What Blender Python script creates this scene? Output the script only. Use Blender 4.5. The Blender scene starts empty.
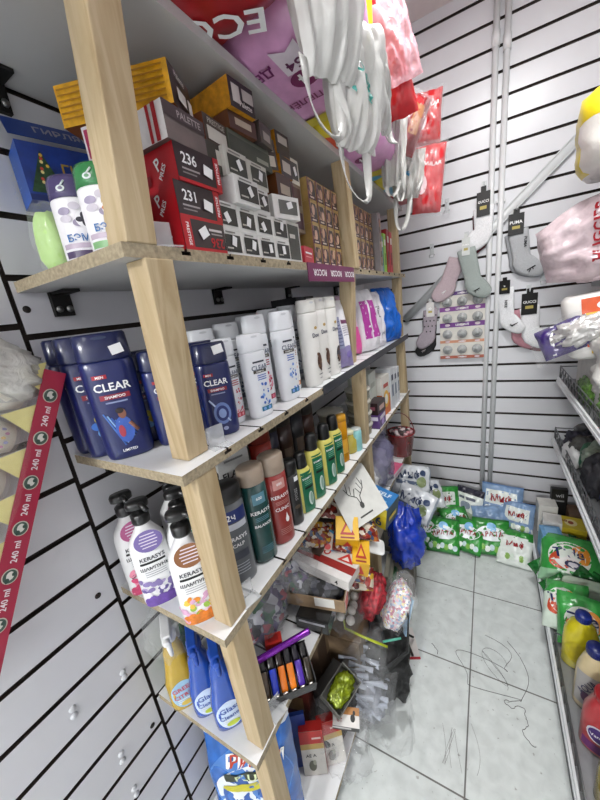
import bpy, math, random
from mathutils import Vector, Matrix, Euler, noise
PI = math.pi
S = bpy.context.scene
COL = S.collection
rnd = random.Random(7)

# ------------------------------------------------------------------ materials
_M = {}
def lin(h):
    h = h.lstrip('#'); o = []
    for i in (0, 2, 4):
        c = int(h[i:i+2], 16) / 255
        o.append(c / 12.92 if c <= .04045 else ((c + .055) / 1.055) ** 2.4)
    return o
def M(hexc, rough=.5, kind='plain', metal=0, var=.06, scale=30, alpha=1, trans=0, bump=0, spec=.5, coat=0):
    key = (hexc, rough, kind, metal, var, scale, alpha, trans, bump, spec, coat)
    if key in _M: return _M[key]
    m = bpy.data.materials.new(kind + '_' + hexc.lstrip('#')); m.use_nodes = True
    nt = m.node_tree; bs = nt.nodes['Principled BSDF']; L = nt.links.new
    c = lin(hexc) if hexc not in MOTLEY else [.5, .5, .5]
    tc = nt.nodes.new('ShaderNodeTexCoord')
    nz = nt.nodes.new('ShaderNodeTexNoise'); nz.inputs['Scale'].default_value = scale; nz.inputs['Detail'].default_value = 4
    rp = nt.nodes.new('ShaderNodeValToRGB')
    rp.color_ramp.elements[0].position = .3; rp.color_ramp.elements[1].position = .7
    rp.color_ramp.elements[0].color = [max(0, x * (1 - var * 1.5)) for x in c] + [1]
    rp.color_ramp.elements[1].color = [min(1, x * (1 + var)) for x in c] + [1]
    L(tc.outputs['Object'], nz.inputs['Vector'])
    L(nz.outputs['Fac'], rp.inputs['Fac']); L(rp.outputs['Color'], bs.inputs['Base Color'])
    if kind == 'wood':
        mp = nt.nodes.new('ShaderNodeMapping'); mp.inputs['Scale'].default_value = (55, 55, 3.2)
        L(tc.outputs['Object'], mp.inputs['Vector']); L(mp.outputs['Vector'], nz.inputs['Vector'])
        nz.inputs['Scale'].default_value = 1; nz.inputs['Detail'].default_value = 6; nz.inputs['Distortion'].default_value = .9
        e = rp.color_ramp.elements; e[0].color = [c[0]*.72, c[1]*.64, c[2]*.5, 1]; e[1].color = [min(1, x*1.08) for x in c] + [1]
        e[0].position = .25; e[1].position = .6
        # knots
        vo = nt.nodes.new('ShaderNodeTexVoronoi'); vo.inputs['Scale'].default_value = 1
        m2 = nt.nodes.new('ShaderNodeMapping'); m2.inputs['Scale'].default_value = (14, 14, 4)
        L(tc.outputs['Object'], m2.inputs['Vector']); L(m2.outputs['Vector'], vo.inputs['Vector'])
        r2 = nt.nodes.new('ShaderNodeValToRGB'); r2.color_ramp.elements[0].position = .05; r2.color_ramp.elements[1].position = .14
        r2.color_ramp.elements[0].color = (.12, .06, .03, 1); r2.color_ramp.elements[1].color = (1, 1, 1, 1)
        mx = nt.nodes.new('ShaderNodeMix'); mx.data_type = 'RGBA'; mx.blend_type = 'MULTIPLY'; mx.inputs[0].default_value = .8
        L(vo.outputs['Distance'], r2.inputs['Fac']); L(rp.outputs['Color'], mx.inputs[6]); L(r2.outputs['Color'], mx.inputs[7])
        L(mx.outputs[2], bs.inputs['Base Color'])
    if kind == 'chip':
        nz.inputs['Scale'].default_value = 160; e = rp.color_ramp.elements
        e[0].color = [x*.62 for x in c] + [1]; e[1].color = [min(1, x*1.12) for x in c] + [1]
    if kind == 'motley':     # printed wrapper: patches of several inks
        vo = nt.nodes.new('ShaderNodeTexVoronoi'); vo.inputs['Scale'].default_value = scale
        L(tc.outputs['Object'], vo.inputs['Vector'])
        r2 = nt.nodes.new('ShaderNodeValToRGB'); r2.color_ramp.interpolation = 'CONSTANT'
        cols = MOTLEY[hexc]; el = r2.color_ramp.elements
        while len(el) < len(cols): el.new(.5)
        for i, h in enumerate(cols): el[i].position = i / len(cols); el[i].color = lin(h) + [1]
        sp = nt.nodes.new('ShaderNodeSeparateColor'); L(vo.outputs['Color'], sp.inputs[0])
        L(sp.outputs[0], r2.inputs['Fac']); L(r2.outputs['Color'], bs.inputs['Base Color'])
    bs.inputs['Roughness'].default_value = rough; bs.inputs['Metallic'].default_value = metal
    bs.inputs['Specular IOR Level'].default_value = spec
    if alpha < 1: bs.inputs['Alpha'].default_value = alpha
    if trans: bs.inputs['Transmission Weight'].default_value = trans; bs.inputs['IOR'].default_value = 1.3
    if coat: bs.inputs['Coat Weight'].default_value = coat; bs.inputs['Coat Roughness'].default_value = .08
    if bump:
        bp = nt.nodes.new('ShaderNodeBump'); bp.inputs['Strength'].default_value = bump; bp.inputs['Distance'].default_value = .006
        n2 = nt.nodes.new('ShaderNodeTexNoise'); n2.inputs['Scale'].default_value = 45; n2.inputs['Detail'].default_value = 3; n2.inputs['Distortion'].default_value = 1.2
        if kind == 'knit': n2.inputs['Scale'].default_value = 260
        L(tc.outputs['Object'], n2.inputs['Vector']); L(n2.outputs['Fac'], bp.inputs['Height']); L(bp.outputs['Normal'], bs.inputs['Normal'])
    _M[key] = m
    return m
MOTLEY = {'candy': ['8a2a20', 'b8902a', 'b8ae9c', '5a2018', 'cfc4b4', '3a4a66', '9a5a24', '6a2018'],
          'toys': ['2a2a30', '5a4a70', '888890', '2a5a3a', 'a04050', '3a3a60', '505055', 'b8b8c0'],
          'beads': ['d8d0d0', 'e0b0c0', '90a8c8', 'f0f0f0', 'b8c8d8', 'e8d8a0', 'c08090', 'ffffff'],
          'photo': ['5a3a34', '8a6a58', 'b89a80', '30201e', 'd8c0a8', '6a2a3a', 'a07860', '443034'],
          'flora': ['d86a90', 'f0d8e0', '8a3a78', '78b050', 'e8a030', 'f4ecec', 'c04870', '5a78b0'],
          'pack': ['e8ecec', '9aa8b8', '2e3e58', 'd8dce0', '7a8a6a', 'f0f0f0', '50607a', 'c8c8b8'],
          'bluefl': ['4a78c8', 'e8f0f8', '88b0e0', 'f4f8fa', '2a4a9a', 'd0e0f0', 'f0f4f8', '6898d8'],
          'pinkfl': ['d84878', 'f8e8ec', 'e890a8', 'fafafa', 'b02858', 'f4d0d8', 'f8f4f4', 'e87090'],
          'orgfl': ['e89858', 'f8f0e4', 'f0c090', 'fafafa', 'c87838', 'f4e0c8', 'f8f4f0', 'e0a880'],
          'dark': ['1a1a1c', '3a3a40', '26262a', '505058', '141416', '2a2a36', '606068', '202020']}
# common
WHITE = lambda: M('eeeff0', .45, var=.02)
INKW = lambda: M('f6f6f6', .5, var=.01)
INKK = lambda: M('161616', .5, var=.01)
def FILM(a=.22, h='f2f4f6'): return M(h, .07, 'film', alpha=a*.62, bump=.5, spec=.9, var=.02)

# ------------------------------------------------------------------ mesh builder
_T = {}
def textmesh(s):
    if s not in _T:
        c = bpy.data.curves.new('t', 'FONT'); c.body = s; c.resolution_u = 2; c.size = 1; c.offset = .018
        o = bpy.data.objects.new('t', c); COL.objects.link(o)
        dg = bpy.context.evaluated_depsgraph_get(); dg.update()
        me = bpy.data.meshes.new_from_object(o.evaluated_get(dg))
        vs = [(v.co.x, v.co.y) for v in me.vertices]; fs = [tuple(p.vertices) for p in me.polygons]
        bpy.data.objects.remove(o); bpy.data.meshes.remove(me); bpy.data.curves.remove(c)
        xs = [v[0] for v in vs]; w = max(xs) - min(xs); x0 = min(xs)
        vs = [((x - x0 - w / 2) / .73, y / .73 - .5) for x, y in vs]
        _T[s] = (vs, fs, w / .73)
    return _T[s]

class B:
    def __init__(s): s.v = []; s.f = []; s.m = []; s.mats = []; s.sm = []
    def mi(s, m):
        if m not in s.mats: s.mats.append(m)
        return s.mats.index(m)
    def add(s, vs, fs, m, smooth=True, xf=None):
        o = len(s.v)
        s.v += [tuple(xf @ Vector(v)) if xf else tuple(v) for v in vs]
        ml = m if isinstance(m, list) else None
        for i, f in enumerate(fs):
            s.f.append([o + k for k in f]); s.m.append(s.mi(ml[i] if ml else m)); s.sm.append(smooth)
        return s
    def box(s, x0, x1, y0, y1, z0, z1, m, faces=None, xf=None):
        v = [(x0,y0,z0),(x1,y0,z0),(x1,y1,z0),(x0,y1,z0),(x0,y0,z1),(x1,y0,z1),(x1,y1,z1),(x0,y1,z1)]
        f = [(0,3,2,1),(4,5,6,7),(0,1,5,4),(1,2,6,5),(2,3,7,6),(3,0,4,7)]
        ks = ['-z','+z','-y','+x','+y','-x']
        return s.add(v, f, [(faces or {}).get(k, m) for k in ks], False, xf)
    def hexa(s, bot, top, m):     # four bottom corners (counter-clockwise from above), four top corners
        return s.add(list(bot) + list(top), [(3,2,1,0),(4,5,6,7),(0,1,5,4),(1,2,6,5),(2,3,7,6),(3,0,4,7)], m, False)
    def lathe(s, prof, m, n=24, xf=None, mf=None, cap=True):
        vs = []; fs = []; ms = []
        for r, z in prof: vs += [(r*math.cos(2*PI*k/n), r*math.sin(2*PI*k/n), z) for k in range(n)]
        for i in range(len(prof)-1):
            for k in range(n):
                a = i*n+k; b = i*n+(k+1)%n
                fs.append((a, b, b+n, a+n)); ms.append(mf(i) if mf else m)
        if cap:
            fs.append(tuple(reversed(range(n)))); ms.append(ms[0]); e = (len(prof)-1)*n; fs.append(tuple(range(e, e+n))); ms.append(ms[-2] if len(ms) > 1 else ms[0])
        return s.add(vs, fs, ms, True, xf)
    def tube(s, pts, r, m, n=8, closed=False):
        pts = [Vector(p) for p in pts]; N = len(pts); vs = []; fs = []
        up = None
        for i, p in enumerate(pts):
            t = (pts[min(i+1, N-1)] - pts[max(i-1, 0)])
            t = t.normalized() if t.length > 1e-9 else Vector((0,0,1))
            if up is None:
                up = Vector((0,0,1)) if abs(t.z) < .9 else Vector((1,0,0))
            a = t.cross(up).normalized(); up = a.cross(t).normalized()
            rr = r[i] if isinstance(r, (list, tuple)) else r
            vs += [tuple(p + (a*math.cos(2*PI*k/n) + up*math.sin(2*PI*k/n))*rr) for k in range(n)]
        for i in range(N-1):
            for k in range(n):
                fs.append((i*n+k, i*n+(k+1)%n, (i+1)*n+(k+1)%n, (i+1)*n+k))
        fs.append(tuple(reversed(range(n)))); fs.append(tuple(range((N-1)*n, N*n)))
        return s.add(vs, fs, m)
    def strap(s, pts, wd, w, th, m, n=1):   # flat band along pts, width direction wd (vector or list), thickness th
        pts = [Vector(p) for p in pts]; N = len(pts); vs = []; fs = []
        for i, p in enumerate(pts):
            t = (pts[min(i+1, N-1)] - pts[max(i-1, 0)]).normalized()
            d = Vector(wd[i] if isinstance(wd, list) else wd); d = (d - t*d.dot(t)).normalized(); nn = t.cross(d)
            ww = (w[i] if isinstance(w, list) else w) / 2
            vs += [tuple(p + d*ww + nn*th/2), tuple(p - d*ww + nn*th/2), tuple(p - d*ww - nn*th/2), tuple(p + d*ww - nn*th/2)]
        for i in range(N-1):
            for k in range(4): fs.append((i*4+k, i*4+(k+1)%4, (i+1)*4+(k+1)%4, (i+1)*4+k))
        fs += [(3,2,1,0), tuple(range((N-1)*4, N*4))]
        return s.add(vs, fs, m)
    def sweep(s, secs, m, n=16, mf=None):   # sections in the XZ plane: (x, z, half width, half thickness); soft closed form
        N = len(secs); vs = []; fs = []; ms = []
        for i, (x, z, w, t) in enumerate(secs):
            a = secs[max(i-1, 0)]; b = secs[min(i+1, N-1)]
            d = Vector((b[0]-a[0], 0, b[1]-a[1])).normalized(); nn = Vector((d.z, 0, -d.x))
            for k in range(n):
                c, q = math.cos(2*PI*k/n), math.sin(2*PI*k/n)
                vs.append(tuple(Vector((x, 0, z)) + nn*w*math.copysign(abs(c)**.8, c) + Vector((0, math.copysign(abs(q)**.7, q)*t, 0))))
        for i in range(N-1):
            for k in range(n):
                fs.append((i*n+k, i*n+(k+1)%n, (i+1)*n+(k+1)%n, (i+1)*n+k)); ms.append(mf(i) if mf else m)
        fs += [tuple(reversed(range(n))), tuple(range((N-1)*n, N*n))]; ms += [ms[0], ms[-1]]
        return s.add(vs, fs, ms)
    # ---- things printed on a surface
    def grid(s, sf, u0, v0, u1, v1, m, off=.0006, nu=6, nv=6, mf=None):
        vs = [sf(u0+(u1-u0)*i/nu, v0+(v1-v0)*j/nv, off) for j in range(nv+1) for i in range(nu+1)]
        fs = []; ms = []
        for j in range(nv):
            for i in range(nu):
                fs.append((j*(nu+1)+i, j*(nu+1)+i+1, (j+1)*(nu+1)+i+1, (j+1)*(nu+1)+i)); ms.append(mf((i+.5)/nu, (j+.5)/nv) if mf else m)
        return s.add(vs, fs, ms)
    def ell(s, sf, u, v, ru, rv, m, off=.0008, n=20, rot=0):
        c, q = math.cos(rot), math.sin(rot); vs = [sf(u, v, off)]; fs = []
        for j in (1, 2):
            for k in range(n):
                a = ru*j/2*math.cos(2*PI*k/n); b = rv*j/2*math.sin(2*PI*k/n)
                vs.append(sf(u + a*c - b*q, v + a*q + b*c, off))
        for k in range(n):
            fs.append((0, 1+k, 1+(k+1)%n)); fs.append((1+k, 1+n+k, 1+n+(k+1)%n, 1+(k+1)%n))
        return s.add(vs, fs, m)
    def poly(s, sf, pts, m, off=.0009):
        return s.add([sf(u, v, off) for u, v in pts], [tuple(range(len(pts)))], m)
    def text(s, sf, t, u, v, h, m, off=.0012, rot=0, maxw=None, sx=1):
        vs, fs, w = textmesh(t)
        if maxw and w*h*sx > maxw: h = maxw / (w*sx)
        c, q = math.cos(rot), math.sin(rot)
        return s.add([sf(u + h*(x*sx*c - y*q), v + h*(x*sx*q + y*c), off) for x, y in vs], fs, m, False)
    def rotate(s, xf):
        s.v = [tuple(xf @ Vector(v)) for v in s.v]; return s
    def build(s, name, parent=None, loc=(0,0,0), rot=(0,0,0), bevel=0, shade=True):
        me = bpy.data.meshes.new(name); me.from_pydata(s.v, [], s.f)
        for m in s.mats: me.materials.append(m)
        me.polygons.foreach_set('material_index', s.m); me.polygons.foreach_set('use_smooth', s.sm)
        me.update()
        o = bpy.data.objects.new(name, me); COL.objects.link(o)
        o.location = loc; o.rotation_euler = rot
        if parent: o.parent = parent
        if bevel:
            b = o.modifiers.new('b', 'BEVEL'); b.width = bevel; b.segments = 2; b.limit_method = 'ANGLE'; b.angle_limit = .9
        return o

# surfaces: (u, v, offset) -> point
def flat(o, ux, uy):
    o, ux, uy = Vector(o), Vector(ux), Vector(uy); n = ux.cross(uy).normalized()
    return lambda u, v, d=0: tuple(o + ux*u + uy*v + n*d)
def boxface(face, X, Y, Z):        # box centred on x, y; base at z = 0
    return {'-y': flat((0,-Y/2,Z/2), (1,0,0), (0,0,1)), '+x': flat((X/2,0,Z/2), (0,1,0), (0,0,1)),
            '-x': flat((-X/2,0,Z/2), (0,-1,0), (0,0,1)), '+z': flat((0,0,Z), (1,0,0), (0,1,0)), '+y': flat((0,Y/2,Z/2), (-1,0,0), (0,0,1))}[face]

# ------------------------------------------------------------------ scene objects
def tag(o, label, cat, group=None, kind=None):
    o['label'] = label; o['category'] = cat
    if group: o['group'] = group
    if kind: o['kind'] = kind
    return o
def T(name, label, cat, loc=(0,0,0), rot=0, group=None):
    o = bpy.data.objects.new(name, None); COL.objects.link(o); o.empty_display_size = .02
    o.location = loc; o.rotation_euler = rot if isinstance(rot, (tuple, list)) else (0, 0, rot)
    return tag(o, label, cat, group)
def struct(o): o['kind'] = 'structure'; return o
def dup(r, loc, rot=None, label=None, group=None):
    c = r.copy(); COL.objects.link(c); c.location = loc
    if rot is not None: c.rotation_euler = rot if isinstance(rot, (tuple, list)) else (0, 0, rot)
    if label: c['label'] = label
    if group: c['group'] = group
    for ch in list(r.children):
        d = ch.copy(); COL.objects.link(d); d.parent = c
        for g in list(ch.children):
            e = g.copy(); COL.objects.link(e); e.parent = d
    return c
R = math.radians

# carton: one printed box; decor on its faces in fractions of the face
def carton(name, label, cat, loc, dim, rot=0, mat=None, faces=None, decor=(), group=None, sticker=None, bevel=.0008):
    X, Y, Z = dim; b = B(); b.box(-X/2, X/2, -Y/2, Y/2, 0, Z, mat, faces)
    def size(f): return (X, Z) if f in ('-y', '+y') else (Y, Z) if f in ('+x', '-x') else (X, Y)
    lv = 0
    for d in decor:
        f = d[0]; sf = boxface(f, X, Y, Z); w, h = size(f); lv += .00015
        if d[1] == 'rect': _, _, u0, v0, u1, v1, m = d; b.grid(sf, u0*w, v0*h, u1*w, v1*h, m, .0009+lv, 1, 1)
        elif d[1] == 'ell': _, _, u, v, ru, rv, m = d; b.ell(sf, u*w, v*h, ru*w, rv*h, m, .0009+lv)
        elif d[1] == 'poly': _, _, pts, m = d; b.poly(sf, [(p[0]*w, p[1]*h) for p in pts], m, .0009+lv)
        else:
            _, _, t, u, v, hh, m = d[:7]; b.text(sf, t, u*w, v*h, hh*h, m, .001+lv, d[7] if len(d) > 7 else 0)
    o = b.build(name, None, loc, rot if isinstance(rot, (tuple, list)) else (0,0,rot)); tag(o, label, cat, group)
    if sticker:
        f, u, v, w, h, a = sticker; sf = boxface(f, X, Y, Z); s = B(); W, H = size(f); c, q = math.cos(a), math.sin(a)
        pts = [(u*W + (x*c - y*q), v*H + (x*q + y*c)) for x, y in ((-w/2,-h/2),(w/2,-h/2),(w/2,h/2),(-w/2,h/2))]
        s.poly(sf, pts, INKW(), .0022 + lv); s.add([sf(p[0], p[1], .0018 + lv) for p in pts], [(3,2,1,0)], INKW())
        s.build('price_sticker', o)
    return o

# bottle: rings (z, half width, half depth), exponent; front faces local -y
def ringsurf(rings, n):
    def at(z):
        if z <= rings[0][0]: return rings[0][1:]
        for a, c in zip(rings, rings[1:]):
            if z <= c[0]:
                t = (z-a[0]) / max(1e-6, c[0]-a[0]); return (a[1]+(c[1]-a[1])*t, a[2]+(c[2]-a[2])*t)
        return rings[-1][1:]
    def sf(u, v, d=0):
        w, dp = at(v); k = min(.999, abs(u)/w)
        return (u, -dp*(1-k**n)**(1/n) - d, v)
    return sf
def shell(b, rings, n, m, seg=32, mf=None):
    vs = []; fs = []; ms = []
    for z, w, d in rings:
        for k in range(seg):
            c, q = math.cos(2*PI*k/seg), math.sin(2*PI*k/seg)
            vs.append((w*math.copysign(abs(c)**(2/n), c), d*math.copysign(abs(q)**(2/n), q), z))
    for i in range(len(rings)-1):
        for k in range(seg):
            fs.append((i*seg+k, i*seg+(k+1)%seg, (i+1)*seg+(k+1)%seg, (i+1)*seg+k)); ms.append(mf(i) if mf else m)
    fs += [tuple(reversed(range(seg))), tuple(range((len(rings)-1)*seg, len(rings)*seg))]; ms += [ms[0], ms[-1]]
    return b.add(vs, fs, ms)

# pillow pack lying in local XY, printed side +Z
def pillow(name, w, h, t, mf, seed=0, crumple=.12, nu=26, nv=20, art=None, parent=None, loc=(0,0,0), rot=(0,0,0), crimp=.05, bend=0, fold=(6, 6), shape=None):
    def prof(u, v):
        a = max(0, 1-abs(u)**4); c = max(0, 1-abs(v)**3.0)
        return t/2 * (a*c)**.55
    def pt(U, V, side):
        u, v = U/(w/2), V/(h/2); p = Vector((U*fold[0]/w, V*fold[1]/h, seed*3.7 + side*2))
        z = side*prof(u, v)
        cr = noise.noise(p*.55)*.8 + noise.noise(p*1.3)*.5 - abs(noise.noise(p*1.1 + Vector((9,0,0))))*.8
        z += cr*crumple*t*(.35 + .65*min(1, prof(u, v)/(t/2)+.2)) if side > 0 else cr*crumple*t*.4
        if prof(u, v) < 1e-6: z = cr*crumple*t*.35
        x = U + noise.noise(p*.8 + Vector((3,3,3)))*w*.02; y = V + noise.noise(p*.8 + Vector((5,1,8)))*h*.02
        if shape: sx, sy = shape(u, v); x *= sx; y *= sy
        return (x, y, z - bend*(u*u)*w*.5)
    def sf(U, V, d=0):
        e = w*.01; a = Vector(pt(U, V, 1)); n = (Vector(pt(U+e, V, 1))-a).cross(Vector(pt(U, V+e, 1))-a).normalized()
        return tuple(a + n*d)
    b = B()
    for side in (1, -1):
        vs = [pt(-w/2+w*i/nu, -h/2+h*j/nv, side) for j in range(nv+1) for i in range(nu+1)]
        if side < 0:   # share the rim
            for j in range(nv+1):
                for i in range(nu+1):
                    if i in (0, nu) or j in (0, nv): vs[j*(nu+1)+i] = pt(-w/2+w*i/nu, -h/2+h*j/nv, 1)
        fs = []; ms = []
        for j in range(nv):
            for i in range(nu):
                q = (j*(nu+1)+i, j*(nu+1)+i+1, (j+1)*(nu+1)+i+1, (j+1)*(nu+1)+i)
                fs.append(q if side > 0 else q[::-1]); ms.append(mf((i+.5)/nu*2-1, (j+.5)/nv*2-1, side))
        b.add(vs, fs, ms)
    if art: art(b, sf, w, h)
    return b.build(name, parent, loc, rot)

# crumpled closed lump (film bag, pouch, heap)
def lump(name, r, m, seed=0, amp=.25, n=2.6, seg=(36, 22), parent=None, loc=(0,0,0), rot=(0,0,0), mf=None, freq=1.6, flat_base=True):
    vs = []; fs = []; ms = []; a, c = seg
    for j in range(c+1):
        th = PI*j/c
        for i in range(a):
            ph = 2*PI*i/a
            x, y, z = math.sin(th)*math.cos(ph), math.sin(th)*math.sin(ph), math.cos(th)
            f = (abs(x)**n + abs(y)**n + abs(z)**n)**(-1/n); p = Vector((x, y, z))*freq + Vector((seed*5.1, seed*1.7, 0))
            k = 1 + amp*(noise.noise(p)*.8 + noise.noise(p*2.3)*.5 - abs(noise.noise(p*1.7+Vector((4,4,4))))*.9 + .25)
            X, Y, Z = x*f*k*r[0], y*f*k*r[1], z*f*k*r[2]
            if flat_base and Z < -r[2]*.92: Z = -r[2]*.92
            vs.append((X, Y, Z + (r[2]*.92 if flat_base else 0)))
    for j in range(c):
        for i in range(a):
            fs.append((j*a+i, (j+1)*a+i, (j+1)*a+(i+1)%a, j*a+(i+1)%a)); ms.append(mf(i/a, j/c) if mf else m)
    return B().add(vs, fs, ms).build(name, parent, loc, rot)
EXPO = 0.22; LP = (23, 3, 150)
# ------------------------------------------------------------------ camera, room, light
XW, YB, XR, YR, ZC = -.716, 2.2, .72, -4.6, 2.82
cam = bpy.data.cameras.new('camera'); co = bpy.data.objects.new('camera', cam); COL.objects.link(co)
cam.sensor_fit = 'HORIZONTAL'; cam.sensor_width = 36; cam.lens = 36*321.487/600; cam.clip_start = .01
Mw = Matrix(((.86648172,.48138567,-.13220158),(-.02029036,.29856419,.95417384),(.49879628,-.82409178,.2684679))).transposed().to_4x4()
Mw.translation = (0, 0, 1.5); co.matrix_world = Mw; S.camera = co
S.view_settings.view_transform = 'Standard'; S.view_settings.look = 'None'; S.view_settings.gamma = 1; S.view_settings.exposure = EXPO

slatw = M('d6d6da', .3, var=.02, scale=4); slatd = M('2b211b', .8, var=.3)
def slat_wall(name, along, a0, a1, base, pitch, seams=(), zmax=ZC, flip=1, shift=0):
    """grooved display panel: white slats with dark routed grooves; along = 'y' (left/right wall) or 'x' (back wall)"""
    b = B(); edges = [a0] + list(seams) + [a1]
    def bx(p0, p1, d0, d1, z0, z1, m, fc=None):
        if along == 'y':
            x0, x1 = sorted((base - flip*d1, base - flip*d0)); b.box(x0, x1, p0, p1, z0, z1, m, fc)
        else: b.box(p0, p1, base + d0, base + d1, z0, z1, m, fc)
    bx(a0, a1, .010, .03, 0, zmax, slatd)
    front = ('+x' if flip > 0 else '-x') if along == 'y' else '-y'
    for k, (p0, p1) in enumerate(zip(edges, edges[1:])):
        off = shift if k else 0; z = (pitch[1] + off) % pitch[0] - pitch[0]
        while z < zmax:
            g = .0055 if along == 'y' else .0065; z0, z1 = max(0, z+g), min(zmax, z+pitch[0]-g)
            if z1 > z0: bx(p0+(.004 if k else 0), p1-(.004 if k < len(edges)-2 else 0), 0, .0099, z0, z1, slatd, {front: slatw})
            z += pitch[0]
    return b
# floor: pale 40 cm tiles
mf = bpy.data.materials.new('floor_tile'); mf.use_nodes = True; nt = mf.node_tree; bs = nt.nodes['Principled BSDF']; L = nt.links.new
tc = nt.nodes.new('ShaderNodeTexCoord'); mp = nt.nodes.new('ShaderNodeMapping'); mp.inputs['Location'].default_value = (.03, -.292, 0)
br = nt.nodes.new('ShaderNodeTexBrick'); br.offset = 0; br.inputs['Scale'].default_value = 1; br.inputs['Brick Width'].default_value = .4; br.inputs['Row Height'].default_value = .4
br.inputs['Mortar Size'].default_value = .0028; br.inputs['Mortar Smooth'].default_value = .2
br.inputs['Color1'].default_value = (1,1,1,1); br.inputs['Color2'].default_value = (.96,.965,.97,1); br.inputs['Mortar'].default_value = (.22,.21,.2,1)
n1 = nt.nodes.new('ShaderNodeTexNoise'); n1.inputs['Scale'].default_value = 22; n1.inputs['Detail'].default_value = 8; n1.inputs['Distortion'].default_value = .4
r1 = nt.nodes.new('ShaderNodeValToRGB'); r1.color_ramp.elements[0].position = .3; r1.color_ramp.elements[1].position = .65
r1.color_ramp.elements[0].color = lin('c6cbc9') + [1]; r1.color_ramp.elements[1].color = lin('d8dddb') + [1]
n3 = nt.nodes.new('ShaderNodeTexNoise'); n3.inputs['Scale'].default_value = 70; n3.inputs['Detail'].default_value = 2
r3 = nt.nodes.new('ShaderNodeValToRGB'); r3.color_ramp.elements[0].position = .26; r3.color_ramp.elements[1].position = .31
r3.color_ramp.elements[0].color = (.45,.43,.4,1); r3.color_ramp.elements[1].color = (1,1,1,1)
x1 = nt.nodes.new('ShaderNodeMix'); x1.data_type = 'RGBA'; x1.blend_type = 'MULTIPLY'; x1.inputs[0].default_value = 1
x2 = nt.nodes.new('ShaderNodeMix'); x2.data_type = 'RGBA'; x2.blend_type = 'MULTIPLY'; x2.inputs[0].default_value = .7
L(tc.outputs['Object'], mp.inputs[0]); L(mp.outputs[0], br.inputs[0]); L(tc.outputs['Object'], n1.inputs[0]); L(n1.outputs[0], r1.inputs[0])
L(tc.outputs['Object'], n3.inputs[0]); L(n3.outputs[0], r3.inputs[0])
L(r1.outputs[0], x1.inputs[6]); L(br.outputs['Color'], x1.inputs[7]); L(x1.outputs[2], x2.inputs[6]); L(r3.outputs[0], x2.inputs[7]); L(x2.outputs[2], bs.inputs['Base Color'])
bs.inputs['Roughness'].default_value = .28
b = B(); b.box(XW-.03, XR+.03, YR-.05, YB+.03, -.05, 0, mf); struct(b.build('floor'))
b = B(); b.box(XW-.03, XR+.03, YR-.05, YB+.03, ZC, ZC+.05, M('e6dcdb', .8, var=.02)); struct(b.build('ceiling'))
struct(slat_wall('l', 'y', YR, YB, XW, (.1018, .926), [.271], shift=-.02).build('wall_left'))
struct(slat_wall('b', 'x', XW-.03, XR+.03, YB, (.1018, .4235)).build('wall_back'))
struct(slat_wall('r', 'y', YR, YB, XR, (.1018, .4235), flip=-1).build('wall_right'))
b = B(); b.box(XW-.03, XR+.03, YR-.08, YR-.02, 0, ZC, M('cfd0d2', .7)); struct(b.build('wall_rear'))

# ceiling lamps of the shop (above and behind the photographer)
def lamp(x, y, power, lab, w=.5, l=.6):
    t = T('ceiling_light', lab, 'lamp', (x, y, ZC), 0)
    q = B(); q.box(-w/2, w/2, -l/2, l/2, -.03, 0, M('f0f0f0', .5)); q.build('frame', t)
    em = bpy.data.materials.get('lamp_glow')
    if not em:
        em = bpy.data.materials.new('lamp_glow'); em.use_nodes = True; p = em.node_tree.nodes['Principled BSDF']
        p.inputs['Emission Color'].default_value = (1, .985, .96, 1); p.inputs['Emission Strength'].default_value = 1
    q = B(); q.box(-w/2+.02, w/2-.02, -l/2+.02, l/2-.02, -.034, -.03, em); q.build('diffuser', t)
    a = bpy.data.lights.new('lamp_light', 'AREA'); a.shape = 'RECTANGLE'; a.size = w-.05; a.size_y = l-.05; a.energy = power; a.color = (.985, 1, .985)
    o = bpy.data.objects.new('lamp_light', a); COL.objects.link(o); o.parent = t; o.location = (0, 0, -.04)
lamp(.10, .90, LP[0], 'flat ceiling lamp above the aisle nearest the white back wall')
lamp(.0, -1.2, LP[1], 'flat ceiling lamp above the aisle behind the camera')
lamp(-.40, -3.2, LP[2], 'flat ceiling lamp farthest from the back wall near the rear wall')
w = bpy.data.worlds.new('room_air'); S.world = w; w.use_nodes = True
w.node_tree.nodes['Background'].inputs[0].default_value = (.8, .85, .9, 1); w.node_tree.nodes['Background'].inputs[1].default_value = .3

# pipes on the back wall
pw = M('d9dadb', .35, var=.02)
def pipe(x0, x1, lab, zj):
    t = T('wall_pipe', lab, 'pipe', (x0, YB-.016, 0), 0, 'white pipes on the back wall')
    q = B(); q.tube([(0, 0, 0), (x1-x0, 0, ZC)], .0135, pw, 14); q.build('pipe_run', t)
    for z in zj:
        q = B(); xx = (x1-x0)*z/ZC; q.tube([(xx, 0, z-.03), (xx, 0, z+.03)], .0175, pw, 14); q.build('coupling', t)
    for z in (.5, 1.05, 1.9):
        q = B(); xx = (x1-x0)*z/ZC; q.box(xx-.02, xx+.02, -.003, .0158, z-.007, z+.007, pw); q.build('clip', t, bevel=.002)
pipe(-.008, .012, 'left one of the two white vertical pipes on the back wall', (2.585,))
pipe(.036, .058, 'right one of the two white vertical pipes on the back wall', (2.555,))
# diagonal aluminium strip
b = B(); p0, p1 = Vector((-.46, YB-.014, 1.345)), Vector((.40, YB-.014, 2.13)); al = M('d2d4d5', .4, var=.03)
b.strap([p0, p1], (0.68, 0, -.73), .042, .006, al)
for s_ in (-1, 1): b.strap([p0+Vector((.014*s_, -.004, -.015*s_)), p1+Vector((.014*s_, -.004, -.015*s_))], (.68, 0, -.73), .006, .005, al)
tag(b.build('metal_strip'), 'long grey aluminium strip slanting across the white back wall', 'metal strip')

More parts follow.
